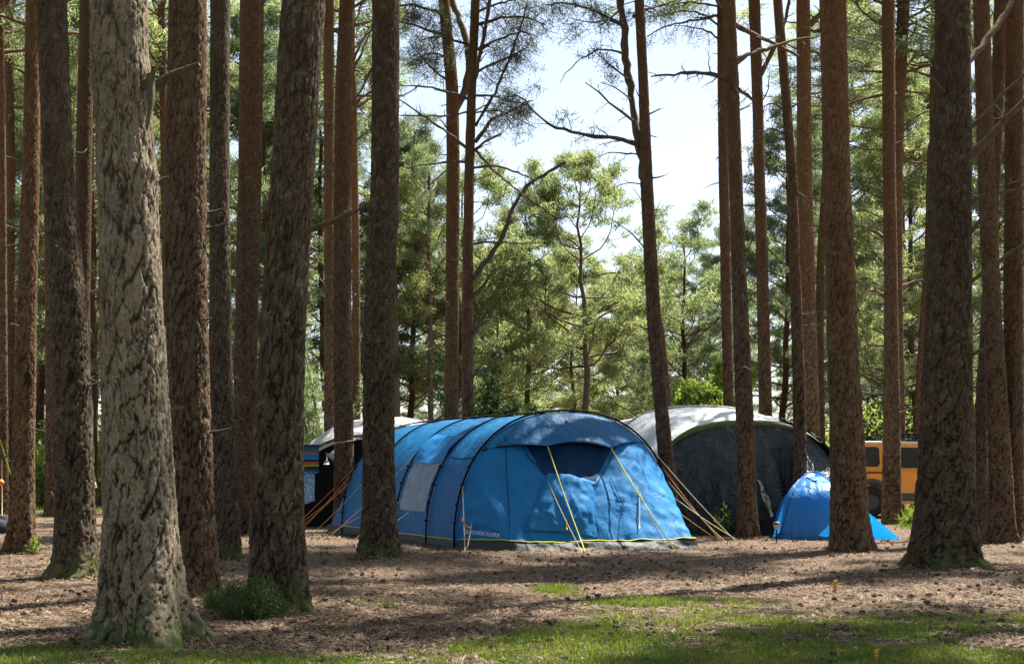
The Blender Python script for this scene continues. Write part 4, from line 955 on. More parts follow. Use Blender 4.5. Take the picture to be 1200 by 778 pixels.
# canopy
zc_ = 1.69
def canopy_corner(px, py, prot):
    d_ = min(np.linspace(22, 25, 601), key=lambda q: abs((P(px, py, q)[:2]-hoops[0][0]).dot(edir)-prot)); p_ = P(px, py, d_); p_[2] -= tz; return p_
cL, cR = canopy_corner(642, 523, .62), canopy_corner(716, 525, .52)
ca = arch(hoops[0][0], W0, H0, wdir, 41, t0=.235, t1=.735, off=.01)
rows = []
for f in np.linspace(0, 1, 16):
    b_ = np.array([lerp(cL, cR, s)+np.array([0, 0, .085*math.sin(math.pi*s)]) for s in np.linspace(0, 1, 41)])
    # gather outer ends: corners sit between
    r_ = lerp(ca, b_, f)
    r_[:, 2] += .05*math.sin(math.pi*f)
    rows.append(r_)
CA = np.array(rows); mbx = MB(); mbx.grid(CA+0*CA); cano = mbx.build('canopy', M['blue'], tent, solid=.004)
mp = MB(); mp.tube(CA[-1], .012, 5); mp.tube(CA[:, 0], .010, 5); mp.tube(CA[:, -1], .008, 5); mp.build('hem', M['black'], cano)
# poles
for k, (c, W_, H_) in enumerate(hoops):
    mp = MB(); mp.tube(arch(c, W_, H_, wdir, 60, off=.03 if k else .04), .018 if k == 0 else .015, 8); mp.build('hoop_sleeve', M['black'], tent)
def side_pt(k, t, off=.03):
    k0 = min(3, int(k)); f = k-k0; c = lerp(hoops[k0][0], hoops[k0+1][0], f); W_ = lerp(hoops[k0][1], hoops[k0+1][1], f); H_ = lerp(hoops[k0][2], hoops[k0+1][2], f)
    s_ = 1-.03*math.sin(math.pi*f)
    return arch(c, float(W_)*(1-.018*math.sin(math.pi*f)), float(H_)*s_, wdir, 2, t0=t, t1=t+.001, off=off)[0]
# clips along hoops
for k in range(5):
    for t_ in (.045, .085, .13, .18):
        mp = MB(); p = side_pt(k-.001 if k == 4 else k, t_, .05); mp.box(p, (.05, .03, .03)); q = side_pt(max(0, k-.06) if k else .06, t_, .02); mp.tube([p, q], .008, 4); mp.build('clip', M['black'], tent)
# side window with its light roll-up cover
wn_ = np.array([[side_pt(k_, t_, .018) for k_ in np.linspace(1.93, 1.12, 14)] for t_ in np.linspace(.065, .20, 20)])
mbx = MB(); mbx.grid(wn_[:, ::-1]); mbx.build('window', M['plastic_win'], tent)
wc_ = np.array([[side_pt(k_, t_, .03+.03*math.sin(7*k_)*math.sin(3.14*(t_-.2)/.1)) for k_ in np.linspace(1.97, 1.04, 22)] for t_ in np.linspace(.198, .31, 16)])
mbx = MB(); mbx.grid(wrinkle(wc_[:, ::-1], .02, 3, 4, 9)); mbx.build('window_cover', M['blue_light'], tent)
mp = MB(); mp.tube([side_pt(k_, .215, .02) for k_ in np.linspace(.93, .07, 14)], .008, 4); mp.build('vent_seam', M['black'], tent)
# writing on the side, logo on the canopy
def text(body, size, loc, right, up, mat, parent, name='lettering', ext=.002):
    cu_ = bpy.data.curves.new(name, 'FONT'); cu_.body = body; cu_.size = size; cu_.align_x = 'CENTER'; cu_.align_y = 'CENTER'; cu_.extrude = ext
    tmp = bpy.data.objects.new(name, cu_); COL.objects.link(tmp); dg = bpy.context.evaluated_depsgraph_get(); me = bpy.data.meshes.new_from_object(tmp.evaluated_get(dg)); bpy.data.objects.remove(tmp)
    o = bpy.data.objects.new(name, me); COL.objects.link(o); me.materials.append(mat); o.parent = parent
    r_ = Vector(right).normalized(); u_ = Vector(up); u_ = (u_-r_*u_.dot(r_)).normalized(); n_ = r_.cross(u_)
    o.matrix_local = Matrix(((r_.x, u_.x, n_.x, loc[0]), (r_.y, u_.y, n_.y, loc[1]), (r_.z, u_.z, n_.z, loc[2]), (0, 0, 0, 1)))
    return o
tl_ = on_front(.055, .80, .03); tr_ = on_front(.125, .86, .03)
lp = lerp(A4L, FA, .48); rgt = np.array([*(FA-A4L), -.05])
text('OUTDOOR FLUTEX', .085, (lp[0]+edir[0]*.0-.02, lp[1]-.035, .285), (rgt[0], rgt[1], -.06), (0, 0.12, 1), M['white'], tent)
lg = P(670, 502, 23.3); rgt2 = cR-cL
mp = MB(); a_ = np.linspace(0, 2*math.pi, 17)
cc_ = CA[6, 20]; up2 = CA[0, 20]-CA[15, 20]; up2 /= np.linalg.norm(up2); r2 = rgt2/np.linalg.norm(rgt2); n2 = np.cross(r2, up2); n2 = n2 if n2[1] < 0 else -n2
cc_ = cc_+n2*.02
mp.tube([cc_+(r2*math.cos(t_)*.05+up2*math.sin(t_)*.05)*(1-.25*abs(math.sin(2*t_))) for t_ in a_], .008, 4, cap=False)
mp.tube([cc_-r2*.03+up2*.02, cc_+r2*.01-up2*.01, cc_+r2*.05-up2*.06], .008, 4); mp.tube([cc_-up2*.03, cc_+up2*.03], .008, 4)
mp.build('emblem', M['white'], cano)
# guy ropes
def local(p): return np.array([p[0], p[1], p[2]-tz])
def rope(parent, a, b, mat='rope_tan', r=.009, peg=True, sag=.035, off=(0, 0, 0), lz=0.):
    a = np.array(a)-off; b = np.array(b)-off; pts = [lerp(a, b, f)-np.array([0, 0, sag*math.sin(math.pi*f)]) for f in np.linspace(0, 1, 7)]
    mp = MB(); mp.tube(pts, r*.8, 5); o = mp.build('guy_rope', M[mat], parent)
    if peg:
        pg = MB(); dd = (b-a)/np.linalg.norm(b-a); pg.tube([b+np.array([0, 0, .05])+dd*.02, b+np.array([0, 0, -.05])-dd*.02], .008, 5); pg.build('peg', M['rope_yellow'] if mat == 'rope_yellow' else M['black'], o)
    return o
TO = np.array([0, 0, tz])
rope(tent, cL+TO, G(686, 649, .02), 'rope_yellow', .010, off=TO)
rope(tent, cR+TO, G(792, 646, .02), 'rope_yellow', .013, off=TO)
rope(tent, P(642, 564, 22.6), G(683, 650, .02), 'rope_tan', .008, off=TO)
rope(tent, P(746, 620, 23.2)*0+on_front(.62, .45, .12)+TO, G(784, 648, .02), 'rope_tan', .007, off=TO)
rope(tent, side_pt(0, .13)+TO, G(545, 650, .02), 'rope_tan', .010, off=TO)
rope(tent, lerp(side_pt(0, .06), on_front(.1, .5), .8)+TO, G(546, 649, .02), 'rope_tan', .010, off=TO)
rope(tent, side_pt(1, .20)+TO, G(408, 640, .02), 'rope_tan', .009, off=TO)
rope(tent, side_pt(1, .10)+TO, G(416, 644, .02), 'rope_tan', .009, off=TO)
rope(tent, side_pt(2, .22)+TO, G(384, 632, .02), 'rope_tan', .008, off=TO)
rope(tent, side_pt(2, .11)+TO, G(378, 629, .02), 'rope_tan', .008, off=TO)
rope(tent, side_pt(3, .20)+TO, G(366, 626, .02), 'rope_tan', .008, off=TO)
rope(tent, side_pt(3.9, .30)+TO, G(352, 622, .02), 'rope_orange', .011, off=TO)
rope(tent, side_pt(3.9, .31)+TO, G(342, 620, .02), 'rope_orange', .010, off=TO)
rope(tent, side_pt(3.99, .13)+TO, G(345, 624, .02), 'rope_orange', .011, off=TO)
rope(tent, side_pt(3.99, .12)+TO, G(338, 622, .02), 'rope_orange', .012, off=TO)
for (t_, gx, gy) in ((.76, 866, 640), (.82, 845, 636), (.86, 852, 639), (.90, 880, 643)):
    rope(tent, side_pt(0.001, t_, .05)+TO, G(gx, gy, .02), 'rope_tan' if t_ != .82 else 'rope_orange', .010, off=TO)
rope(tent, side_pt(1, .84, .05)+TO, G(838, 632, .02), 'rope_orange', .009, off=TO)
# orange runner on the left side rope
mp = MB(); q_ = lerp(side_pt(0, .13), G(545, 650)-TO, .55); mp.tube(wander(q_, (.3, -.2, -1), .18, 5, .5, 0, random.Random(3)), .014, 6); mp.tube(wander(q_, (-.9, -.2, .3), .14, 4, .4, 0, random.Random(8)), .012, 6); mp.build('tie', M['rope_orange'], tent)

# ---------------------------------------------------------------- silver tent with dark tarpaulin
st = thing('tunnel_tent', 'big silver roofed tent behind the blue one, its front wrapped in dark tarpaulin', 'tent', (0, 0, gz(4.5, 29)))
wd2 = np.array([.985, -.17]); bd2 = np.array([-.17, .985])
c0 = np.array([4.62, 28.5]); hp2 = [(c0, 3.9, 2.24), (c0+bd2*1.0+wd2*.0, 4.25, 2.5), (c0+bd2*2.6-wd2*.12, 4.6, 2.68), (c0+bd2*4.4-wd2*.5, 4.5, 2.5), (c0+bd2*5.6-wd2*.7, 3.4, 1.5)]
A2 = tunnel_surface(hp2, wd2, seed=23, amp=.05, sag=.02, pw=2.7, n_=71)
mbx = MB(); mbx.grid(A2); mbx.build('roof_cover', M['silver'], st)
# olive edging on front hoop
for kk, (t0_, t1_, wdt) in enumerate([(.12, .8, .16)]):
    rows = [arch(c0-bd2*(.10+.02*j_), 3.9, 2.26, wd2, 50, 2.7, .10, .74, off=.045) - np.outer(np.sin(np.linspace(0, math.pi, 50))**.7, [0, 0, 1])*o_ for j_, o_ in enumerate((0, .06, .12))]
    mbx = MB(); mbx.grid(np.array(rows)); mbx.build('edging', M['olive'], st, solid=.003)
mp = MB(); mp.tube(arch(hp2[2][0], hp2[2][1], hp2[2][2], wd2, 50, 2.7, .1, .9, .01), .03, 6); mp.build('seam', M['silver_dim'], st)
fa2 = arch(c0-bd2*.05, 3.93, 2.27, wd2, 91, 2.7)
L2, R2 = c0-wd2*1.9, c0+wd2*1.95
tp = ruled(fa2, [L2, L2*1+np.array([.05, -.55]), R2+np.array([-.1, -.65]), R2], 60, .12, -bd2, [0, .14, .86, 1])
# hanging folds
r_, c__ = tp.shape[:2]; I, J = np.meshgrid(np.linspace(0, 1, r_), np.linspace(0, 1, c__), indexing='ij')
fold = np.sin(J*38+6*fbm(J*5, I*2, 3, 3))*.06*I+(fbm(J*16+I*3, I*3, 61, 4)-.5)*.18*np.sin(math.pi*np.clip(I*1.05, 0, 1))+np.exp(-((J-.58-.12*I)/.035)**2)*(-.28)*smooth(.05, .4, I)+np.exp(-((J-.64-.10*I)/.03)**2)*.22*smooth(.05, .4, I)
tp = tp+np.einsum('ij,k->ijk', fold, np.array([-bd2[0], -bd2[1], 0]))
mbx = MB(); mbx.grid(tp); mbx.build('front_sheet', M['tarp'], st, solid=.004)
# tarp over the right shoulder
rows = []
for f in np.linspace(-.03, 1.0, 26):
    c = lerp(c0, hp2[2][0], f) if f > 0 else c0+bd2*f*2; W_ = 3.9+.62*max(0, f)**.8; H_ = 2.24+.42*max(0, f)**.8
    rows.append(arch(c, W_, H_, wd2, 60, 2.7, .60+.08*max(0, f), .995, off=.11))
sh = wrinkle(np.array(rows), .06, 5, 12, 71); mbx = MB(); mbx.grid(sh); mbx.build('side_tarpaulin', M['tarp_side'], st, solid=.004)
sh = []
for f in np.linspace(0, 1, 20):
    a0_ = lerp(fa2[40]+np.array([0, -.03, 0]), fa2[52]+np.array([0, -.03, .02]), 0)
# loose hanging tail
tail = np.array([[lerp(P(886, 562, 27.9), P(903+3*v_, 608, 27.4), u_)-np.array([0, 0, gz(4.5, 29)])+np.array([.12*v_*(1-u_*.7)+.02*math.sin(9*u_+3*v_), .05*v_, .04*v_]) for v_ in np.linspace(0, 1, 7)] for u_ in np.linspace(0, 1, 20)])
mbx = MB(); mbx.grid(tail); mbx.build('tarpaulin_corner', M['skirt'], st, solid=.004)
mbx = MB(); lf_ = P(758, 521, 28.6)-np.array([0, 0, gz(4.5, 29)]); mbx.box(lf_, (.08, .02, .06), .3); mbx.build('vent_tag', M['lime'], st)

# ---------------------------------------------------------------- pale grey tent on the left
gt = thing('tunnel_tent', 'pale grey roofed tent with dark open front, half hidden left of the blue tent', 'tent', (0, 0, gz(-4, 32)))
wd3 = np.array([.96, -.28]); bd3 = np.array([.28, .96]); c3 = np.array([-3.35, 31.6])
hp3 = [(c3, 4.1, 2.0), (c3+bd3*.5, 4.5, 2.42), (c3+bd3*2.2, 4.6, 2.52), (c3+bd3*4., 4.2, 2.3), (c3+bd3*4.8, 3.2, 1.5)]
A3 = tunnel_surface(hp3, wd3, seed=33, amp=.05, sag=.02, pw=2.1, n_=61)
mbx = MB(); mbx.grid(A3); mbx.build('roof_cover', M['silver_dim'], gt)
fa3 = arch(c3+bd3*.1, 4.05, 1.95, wd3, 61, 2.1); L3, R3 = c3-wd3*2.0, c3+wd3*2.0
mbx = MB(); mbx.grid(wrinkle(ruled(fa3, [L3, L3+bd3*.1, R3+bd3*.1, R3], 20, .05, bd3), .06, 5, 12, 6)); mbx.build('front_sheet', M['black'], gt)  # black sheet paints the shaded inside of the open front
mp = MB(); mp.tube(arch(c3-bd3*.01, 4.1, 2.0, wd3, 50, 2.1, 0, 1, .03), .035, 6); mp.build('hoop_sleeve', M['van_grey'], gt)
# grey triangular flap inside
pt = lambda px, py, d: P(px, py, d)-np.array([0, 0, gz(-4, 32)])
mbx = MB(); mbx.add([pt(383, 533, 31.2), pt(399, 522, 31.2), pt(399, 547, 31.2), pt(390, 541, 31.1)], quads=[[0, 1, 2, 3]]); mbx.build('gable_flap', M['silver_dim'], gt, solid=.003)
mp = MB(); mp.tube([pt(383, 530, 31.1), pt(383, 540, 31.1)], .01, 5); mp.tube([pt(383, 540, 31.1), pt(383, 544, 31.1)], [.04, .07], 8); mp.build('hanging_lamp', M['silver_dim'], gt)

# towels on a line between trunks
ln = MB(); pa, pb = P(342, 519, 29.5), P(400, 520, 29.9); ln.tube([lerp(pa, pb, f)-np.array([0, 0, .02*math.sin(3.14*f)]) for f in np.linspace(0, 1, 8)], .006, 5)
tag(ln.build('washing_line', M['rope_tan']), 'thin cord strung beside the big leaning trunk, carrying the towels', 'cord')
m, nt, out = newmat('towel_stripe'); n = N(nt); z_ = n.sep(n.new('ShaderNodeTexCoord').outputs['Generated'])[2]
rmp = n.new('ShaderNodeValToRGB'); n.link(z_, rmp.inputs[0]); e = rmp.color_ramp; e.interpolation = 'CONSTANT'
cols = [(.03, .22, .5), (.05, .07, .04), (.01, .02, .05), (.30, .26, .03), (.34, .12, .02), (.03, .03, .06), (.02, .2, .48), (.02, .16, .4), (.30, .11, .03), (.03, .10, .25), (.05, .10, .06), (.01, .04, .14)]
while len(e.elements) < len(cols): e.elements.new(.5)
for i, c_ in enumerate(cols): e.elements[i].position = i/len(cols); e.elements[i].color = (*c_, 1)
n.link(n.bsdf(rmp.outputs[0], .95, None, .1), out.inputs[0]); M['towel1'] = m
m, nt, out = newmat('towel_blue'); n = N(nt); ob = n.obj()
v_ = n.new('ShaderNodeTexVoronoi'); n.link(n.mapping(ob, (9, 9, 12)), v_.inputs['Vector']); 
c = n.ramp(v_.outputs['Distance'], [(.3, (.03, .3, .62)), (.42, (.01, .05, .18)), (.5, (.05, .35, .65)), (.62, (.6, .68, .72))])
n.link(n.bsdf(c, .95, None, .1), out.inputs[0]); M['towel2'] = m
def towel(px0, px1, py0, py1, d, mat, label, seed):
    a, b = P(px0, py0, d), P(px1, py1, d); A = np.array([[(a[0]+(b[0]-a[0])*u, d+.03*math.sin(u*7+seed)*(1-v)+.03*v*math.sin(5*v+u*4), b[2]+(a[2]-b[2])*v+(.04*math.sin(u*5+seed)*(1-v))) for u in np.linspace(0, 1, 16)] for v in np.linspace(0, 1, 26)])
    mbx = MB(); mbx.grid(A); tag(mbx.build('towel', M[mat], solid=.008), label, 'towel', 'towels on the washing line')
towel(346, 373.5, 521, 553, 29.6, 'towel1', 'multicoloured striped towel hanging beside the big leaning trunk', 1)
towel(344, 368.5, 551, 588, 29.72, 'towel2', 'blue and white patterned cloth hanging below the striped towel', 2)

# ---------------------------------------------------------------- small blue dome tent
dt = thing('dome_tent', 'small bright blue dome tent behind the thick straight trunk', 'tent', (0, 0, 0))
dc = np.array([5.80, 27.3]); dz = gz(5.9, 27); dt.location = (0, 0, dz)
a1 = math.radians(-12); ux = np.array([math.cos(a1), math.sin(a1)]); uy = np.array([-math.sin(a1), math.cos(a1)])
u = np.linspace(-1, 1, 51); U_, V_ = np.meshgrid(u, u)
Hd = 1.26; sx_, sy_ = .76, .92
zz = Hd*(np.clip(1-np.abs(U_)**2.0, 0, 1)*np.clip(1-np.abs(V_)**2.0, 0, 1))**.52
# panels between crossing poles sag
rad_ = np.maximum(np.abs(U_), np.abs(V_))+1e-6; diag = np.minimum(np.abs(U_), np.abs(V_))/rad_
sag_ = 1-.10*(1-diag)**1.0*np.sin(math.pi*np.clip(rad_, 0, 1))
zz *= sag_
XX = dc[0]+ux[0]*U_*sx_+uy[0]*V_*sy_; YY = dc[1]+ux[1]*U_*sx_+uy[1]*V_*sy_
D = np.stack([XX, YY, zz], -1)
mbx = MB(); mbx.grid(wrinkle(D, .018, 6, 6, 4)); mbx.build('flysheet', M['bright_blue'], dt)
# poles (diagonals)
for sgn in (1, -1):
    pp = []
    for t_ in np.linspace(-1, 1, 41):
        xx, vv = t_, t_*sgn; z_ = Hd*((1-t_*t_)**2)**.52+.012
        pp.append((dc[0]+ux[0]*xx*sx_+uy[0]*vv*sy_, dc[1]+ux[1]*xx*sx_+uy[1]*vv*sy_, z_))
    mp = MB(); mp.tube(pp, .010, 6); mp.build('pole_sleeve', M['bright_blue'], dt)
# front porch facing the camera and tail on the right
def corner(su, sv): return dc+ux*su*sx_+uy*sv*sy_
fl = corner(-1, -1); fr = corner(1, -1)
apex = np.array([*dc, Hd*.97])
tip = G(1056, 632)-np.array([0, 0, dz])
pts_top = [np.array([*(dc+ux*t_*.98*sx_+uy*(.15)*sy_), Hd*(1-t_*t_)**.6*.95]) for t_ in np.linspace(.45, 1, 20)]
rows = [[lerp(p_, tip+np.array([0, -.04*(1-i/19), 0]), f)+np.array([0, 0, -.10*math.sin(3.14*f)*(i/19)]) for f in np.linspace(0, 1, 20)] for i, p_ in enumerate(pts_top)]
mbx = MB(); mbx.grid(wrinkle(np.array(rows), .02, 3, 3, 8)); mbx.build('porch', M['bright_blue'], dt)
po = np.array([[lerp(lerp(np.array([*fl, .02]), np.array([*fr, .02]), s)+np.array([-uy[0]*.55*math.sin(3.14*s)*.0, -.12*math.sin(3.14*s), 0]), np.array([*(lerp(dc, dc-uy*.35, 1)), Hd*.93])+np.array([ux[0]*(s-.5)*.5, ux[1]*(s-.5)*.5, -.05*abs(s-.5)]), f)+np.array([(s-.5)*.10*math.sin(3.14*f), -.25*math.sin(3.14*f)*(1-.3*abs(s-.5)), .22*math.sin(3.14*f)]) for s in np.linspace(0, 1, 26)] for f in np.linspace(0, 1, 26)])
mbx = MB(); mbx.grid(wrinkle(po, .02, 5, 5, 18)); mbx.build('door_panel', M['bright_blue'], dt)
mp = MB(); mp.tube([np.array([*(fl-uy*.02), .10]), np.array([*(lerp(fl, fr, .5)-uy*.1), .12]), np.array([*(fr-uy*.02), .10])], .006, 4); mp.build('piping', M['black'], dt)
mp = MB(); mp.tube([po[25, 5]+(0, -.03, 0), po[22, 10]+(0, -.06, -.02), po[21, 13]+(0, -.08, 0)], .012, 5); mp.build('vent', M['black'], dt)
for cc2 in (2, 23):
    mp = MB(); mp.tube([po[r_i, cc2]+np.array([0, -.012, 0]) for r_i in range(0, 26)], .011, 5); mp.build('seam', M['blue'], dt)
rope(dt, tip+np.array([0, 0, dz+.02]), G(1063, 634, .01), 'rope_tan', .01, off=np.array([0, 0, dz]))
# solar garden light
sp = G(910, 637); sl_ = thing('solar_light', 'black stake light with round grey head at the left corner of the small blue tent', 'garden light', sp)
mp = MB(); mp.tube([(0, 0, -.05), (0, 0, .27)], .011, 8); mp.build('stake', M['black'], sl_)
mp = MB(); mp.tube([(0, 0, .25), (0, 0, .28), (0, 0, .34)], [.025, .045, .06], 14); mp.build('lens', M['silver_dim'], sl_)
mp = MB(); mp.tube([(0, 0, .34), (0, 0, .355), (0, 0, .385), (0, 0, .40)], [.07, .075, .05, .01], 16); mp.build('cap', M['van_grey'], sl_)

# ---------------------------------------------------------------- orange 4x4
vd = 38.8; car = thing('off_road_vehicle', 'orange boxy off-road vehicle parked behind the small blue tent', 'off-road vehicle', (P(985, 605, vd)[0], vd, gz(9, vd)))
k_ = vd/F
def cb(x0, x1, z0, z1, y0, y1, mat, name, bev=.02, parent=None):
    mbx = MB(); mbx.box(((x0+x1)/2, (y0+y1)/2, (z0+z1)/2), (x1-x0, y1-y0, z1-z0)); o = mbx.build(name, M[mat], parent or car, smooth_=False)
    b_ = o.modifiers.new('b', 'BEVEL'); b_.width = bev; b_.segments = 3; return o
def prism(poly, y0, y1, mat, name, bev=.02, parent=None):
    nn = len(poly); v = [(p[0], y0, p[1]) for p in poly]+[(p[0], y1, p[1]) for p in poly]
    me = bpy.data.meshes.new(name); me.from_pydata(v, [], [list(range(nn)), list(range(nn, 2*nn))[::-1]]+[[i, i+nn, (i+1) % nn+nn, (i+1) % nn] for i in range(nn)]); me.materials.append(M[mat])
    o = bpy.data.objects.new(name, me); COL.objects.link(o); o.parent = parent or car
    if bev: b_ = o.modifiers.new('b', 'BEVEL'); b_.width = bev; b_.segments = 3
    return o
zb0, zwa = .38, .98
def wa(cx_, r_, n_=10): return [(cx_+r_*math.cos(a), .42+r_*math.sin(a)) for a in np.linspace(math.pi, 0, n_)]
rw, fw = .62, 3.05
prism([(.0, .55)]+[(.05, .5)]+[p for p in wa(rw, .5) if p[1] >= .42]+[p for p in wa(fw, .5)]+[(3.75, .5), (3.8, 1.05), (3.7, 1.13), (2.75, 1.18), (.02, 1.18)], -.88, .88, 'van', 'body', .03)
prism([(.03, 1.175), (2.75, 1.175), (2.35, 1.93), (.1, 1.97)], -.82, .82, 'van', 'cabin', .04)
prism([(.08, 1.955), (2.38, 1.92), (2.36, 1.99), (1.2, 2.03), (.1, 2.02)], -.80, .80, 'alu', 'roof', .03)
w_ = prism([(.18, 1.34), (.80, 1.34), (.86, 1.42), (.84, 1.82), (.76, 1.87), (.18, 1.87)], -.835, -.80, 'glass', 'window', .01)
w_ = prism([(1.22, 1.30), (2.45, 1.30), (2.22, 1.84), (1.22, 1.86)], -.835, -.80, 'glass', 'window', .01)
dr = cb(1.12, 2.5, .52, 1.22, -.895, -.86, 'van', 'door', .015); cb(1.14, 2.48, .44, .64, -.905, -.87, 'van_grey', 'sill_trim', .01, dr); cb(1.95, 2.15, 1.08, 1.12, -.915, -.89, 'black', 'handle', .006, dr)
cb(1.055, 1.075, .5, 1.95, -.90, -.8, 'black', 'door_gap', .003)
cb(.0, 1.06, 1.165, 1.19, -.895, -.85, 'black', 'waist_trim', .003)
cb(1.1, 2.5, .36, .42, -.93, -.75, 'van', 'side_step', .01)
for cx_ in (rw, fw):
    for ys_ in (-.80, .80):
        a_ = np.linspace(0, 2*math.pi, 33); w_ = MB(); prof = [(.20, -.11), (.33, -.12), (.40, -.09), (.41, 0), (.40, .09), (.33, .12), (.20, .11)]
        Aw = np.array([[(r_*math.cos(t_), y_, r_*math.sin(t_)) for t_ in a_[:-1]] for r_, y_ in prof]); w_.grid(Aw, wrap=True); wo = w_.build('wheel', M['tyre'], car, loc=(cx_, ys_, .41))
        r__ = MB(); Aw = np.array([[(r_*math.cos(t_), y_, r_*math.sin(t_)) for t_ in a_[:-1]] for r_, y_ in [(.21, -.10), (.17, -.07), (.08, -.06), (.03, -.09), (.002, -.09)]])
        if ys_ > 0: Aw[..., 1] *= -1
        r__.grid(Aw, wrap=True); r__.build('rim', M['van_grey'], wo)
    ar = MB(); Aw = np.array([[(cx_+r_*math.cos(t_), y_, .42+r_*math.sin(t_)) for t_ in np.linspace(-.1, math.pi+.1, 24)] for r_, y_ in [(.47, -.86), (.49, -.95), (.58, -.95), (.60, -.87)]]); ar.grid(Aw); ar.build('wheel_arch', M['van_grey'], car, solid=.01)
rk = MB()
for y_ in (-.7, .7): rk.tube([(1.0, y_, 2.14), (2.4, y_, 2.14)], .018, 6); rk.tube([(1.0, y_, 2.22), (2.4, y_, 2.22)], .015, 6)
for x_ in np.linspace(1., 2.4, 9): rk.tube([(x_, -.7, 2.14), (x_, .7, 2.14)], .012, 5); rk.tube([(x_, -.7, 2.0 if int(x_*10) % 3 == 0 else 2.12), (x_, -.7, 2.22)], .01, 5)
rk.build('roof_rack', M['black'], car)
prism([(3.76, .44), (3.98, .44), (3.98, .62), (3.76, .62)], -.85, .85, 'black', 'bumper', .02); prism([(-.12, .44), (.02, .44), (.02, .62), (-.12, .62)], -.85, .85, 'black', 'bumper', .02)

# ---------------------------------------------------------------- person half hidden at the left
def skin_body(name, verts, edges, radii, mat, parent, sub=2, root_i=0):
    me = bpy.data.meshes.new(name); me.from_pydata(verts, edges, []); o = bpy.data.objects.new(name, me); COL.objects.link(o)
    if parent: o.parent = parent
    me.materials.append(M[mat]); sm = o.modifiers.new('skin', 'SKIN'); sm.use_smooth_shade = True
    for i, r_ in enumerate(radii): me.skin_vertices[0].data[i].radius = (r_, r_*.85)
    me.skin_vertices[0].data[root_i].use_root = True
    s_ = o.modifiers.new('sub', 'SUBSURF'); s_.levels = sub; s_.render_levels = sub; return o
pd = 36.; px0 = P(96, 600, pd)[0]
ps = thing('person', 'person in a dark jacket, almost wholly hidden behind the dark trunk, one forearm out', 'person', (px0, pd, gz(px0, pd)))
v_ = [(0, 0, .93), (0, 0, 1.1), (0, 0, 1.3), (0, 0, 1.43), (0, 0, 1.5), (0, -.02, 1.6), (0, -.01, 1.7),
      (.1, 0, .88), (.11, -.04, .5), (.11, .03, .1), (.12, -.1, .04), (-.1, 0, .88), (-.11, .1, .5), (-.12, .2, .12), (-.12, .08, .04),
      (.19, 0, 1.4), (.27, .02, 1.13), (.36, -.1, .94), (-.19, 0, 1.4), (-.24, .05, 1.12), (-.25, -.03, .88), (.385, -.14, .89), (.40, -.17, .85)]
e_ = [(0, 1), (1, 2), (2, 3), (3, 4), (4, 5), (5, 6), (0, 7), (7, 8), (8, 9), (9, 10), (0, 11), (11, 12), (12, 13), (13, 14), (3, 15), (15, 16), (16, 17), (3, 18), (18, 19), (19, 20), (17, 21), (21, 22)]
r_ = [.13, .12, .14, .08, .05, .09, .08, .08, .055, .04, .04, .08, .055, .04, .04, .05, .038, .028, .05, .038, .028, .03, .014]
bo = skin_body('body', v_, e_, r_, 'skin', ps)
skin_body('jacket', [v_[i] for i in (0, 1, 2, 3, 15, 16, 17, 18, 19, 20)], [(0, 1), (1, 2), (2, 3), (3, 4), (4, 5), (5, 6), (3, 7), (7, 8), (8, 9)], [.16, .15, .17, .11, .07, .06, .045, .07, .06, .045], 'jacket', ps)
skin_body('trousers', [v_[i] for i in (0, 7, 8, 9, 11, 12, 13)], [(0, 1), (1, 2), (2, 3), (0, 4), (4, 5), (5, 6)], [.15, .10, .075, .06, .10, .075, .06], 'jeans', ps)
skin_body('hair', [(0, .03, 1.62), (0, .02, 1.72), (0, -.03, 1.76)], [(0, 1), (1, 2)], [.09, .09, .06], 'hair', ps)
for i in range(5):
    b_ = np.array([.395+.012*(i-2), -.165, .86]); 
    skin_body('finger', [tuple(b_), tuple(b_+np.array([.015, -.02, -.03])), tuple(b_+np.array([.012, -.035, -.05-.006*(2-abs(i-2))]))], [(0, 1), (1, 2)], [.009, .009, .007], 'skin', ps, 1)

# ---------------------------------------------------------------- little things
def marker(px, py, h_, label):
    p = G(px, py); mk = thing('ground_marker', label, 'marker peg', p); s = h_
    mp = MB(); A = np.array([[(-.018*s/.1+.036*s/.1*u_+.03*v_*s, -.012+.0*u_, s*v_) for u_ in np.linspace(0, 1, 4)] for v_ in np.linspace(0, 1, 8)]); mp.grid(A); mp.build('flag', M['orange'], mk, solid=.012)
    mp = MB(); mp.tube([(0, .01, -.04), (0.01, .01, s*.3), (.03*s, .01, s), (.03*s+.03*s/.1, .01, s*1.05)], .006*s/.1, 6)
    for q in (.3, .55, .8): mp.tube([(-.016*s/.1+.03*q*s, -.022, s*q), (.02*s/.1+.03*q*s, -.022, s*(q+.12))], .003*s/.1, 5)
    mp.build('stem', M['lime'], mk)
marker(978, 690, .11, 'small orange and lime peg standing in the bare needles')
marker(1026, 772, .085, 'small orange and lime peg standing in the grass at the bottom edge')
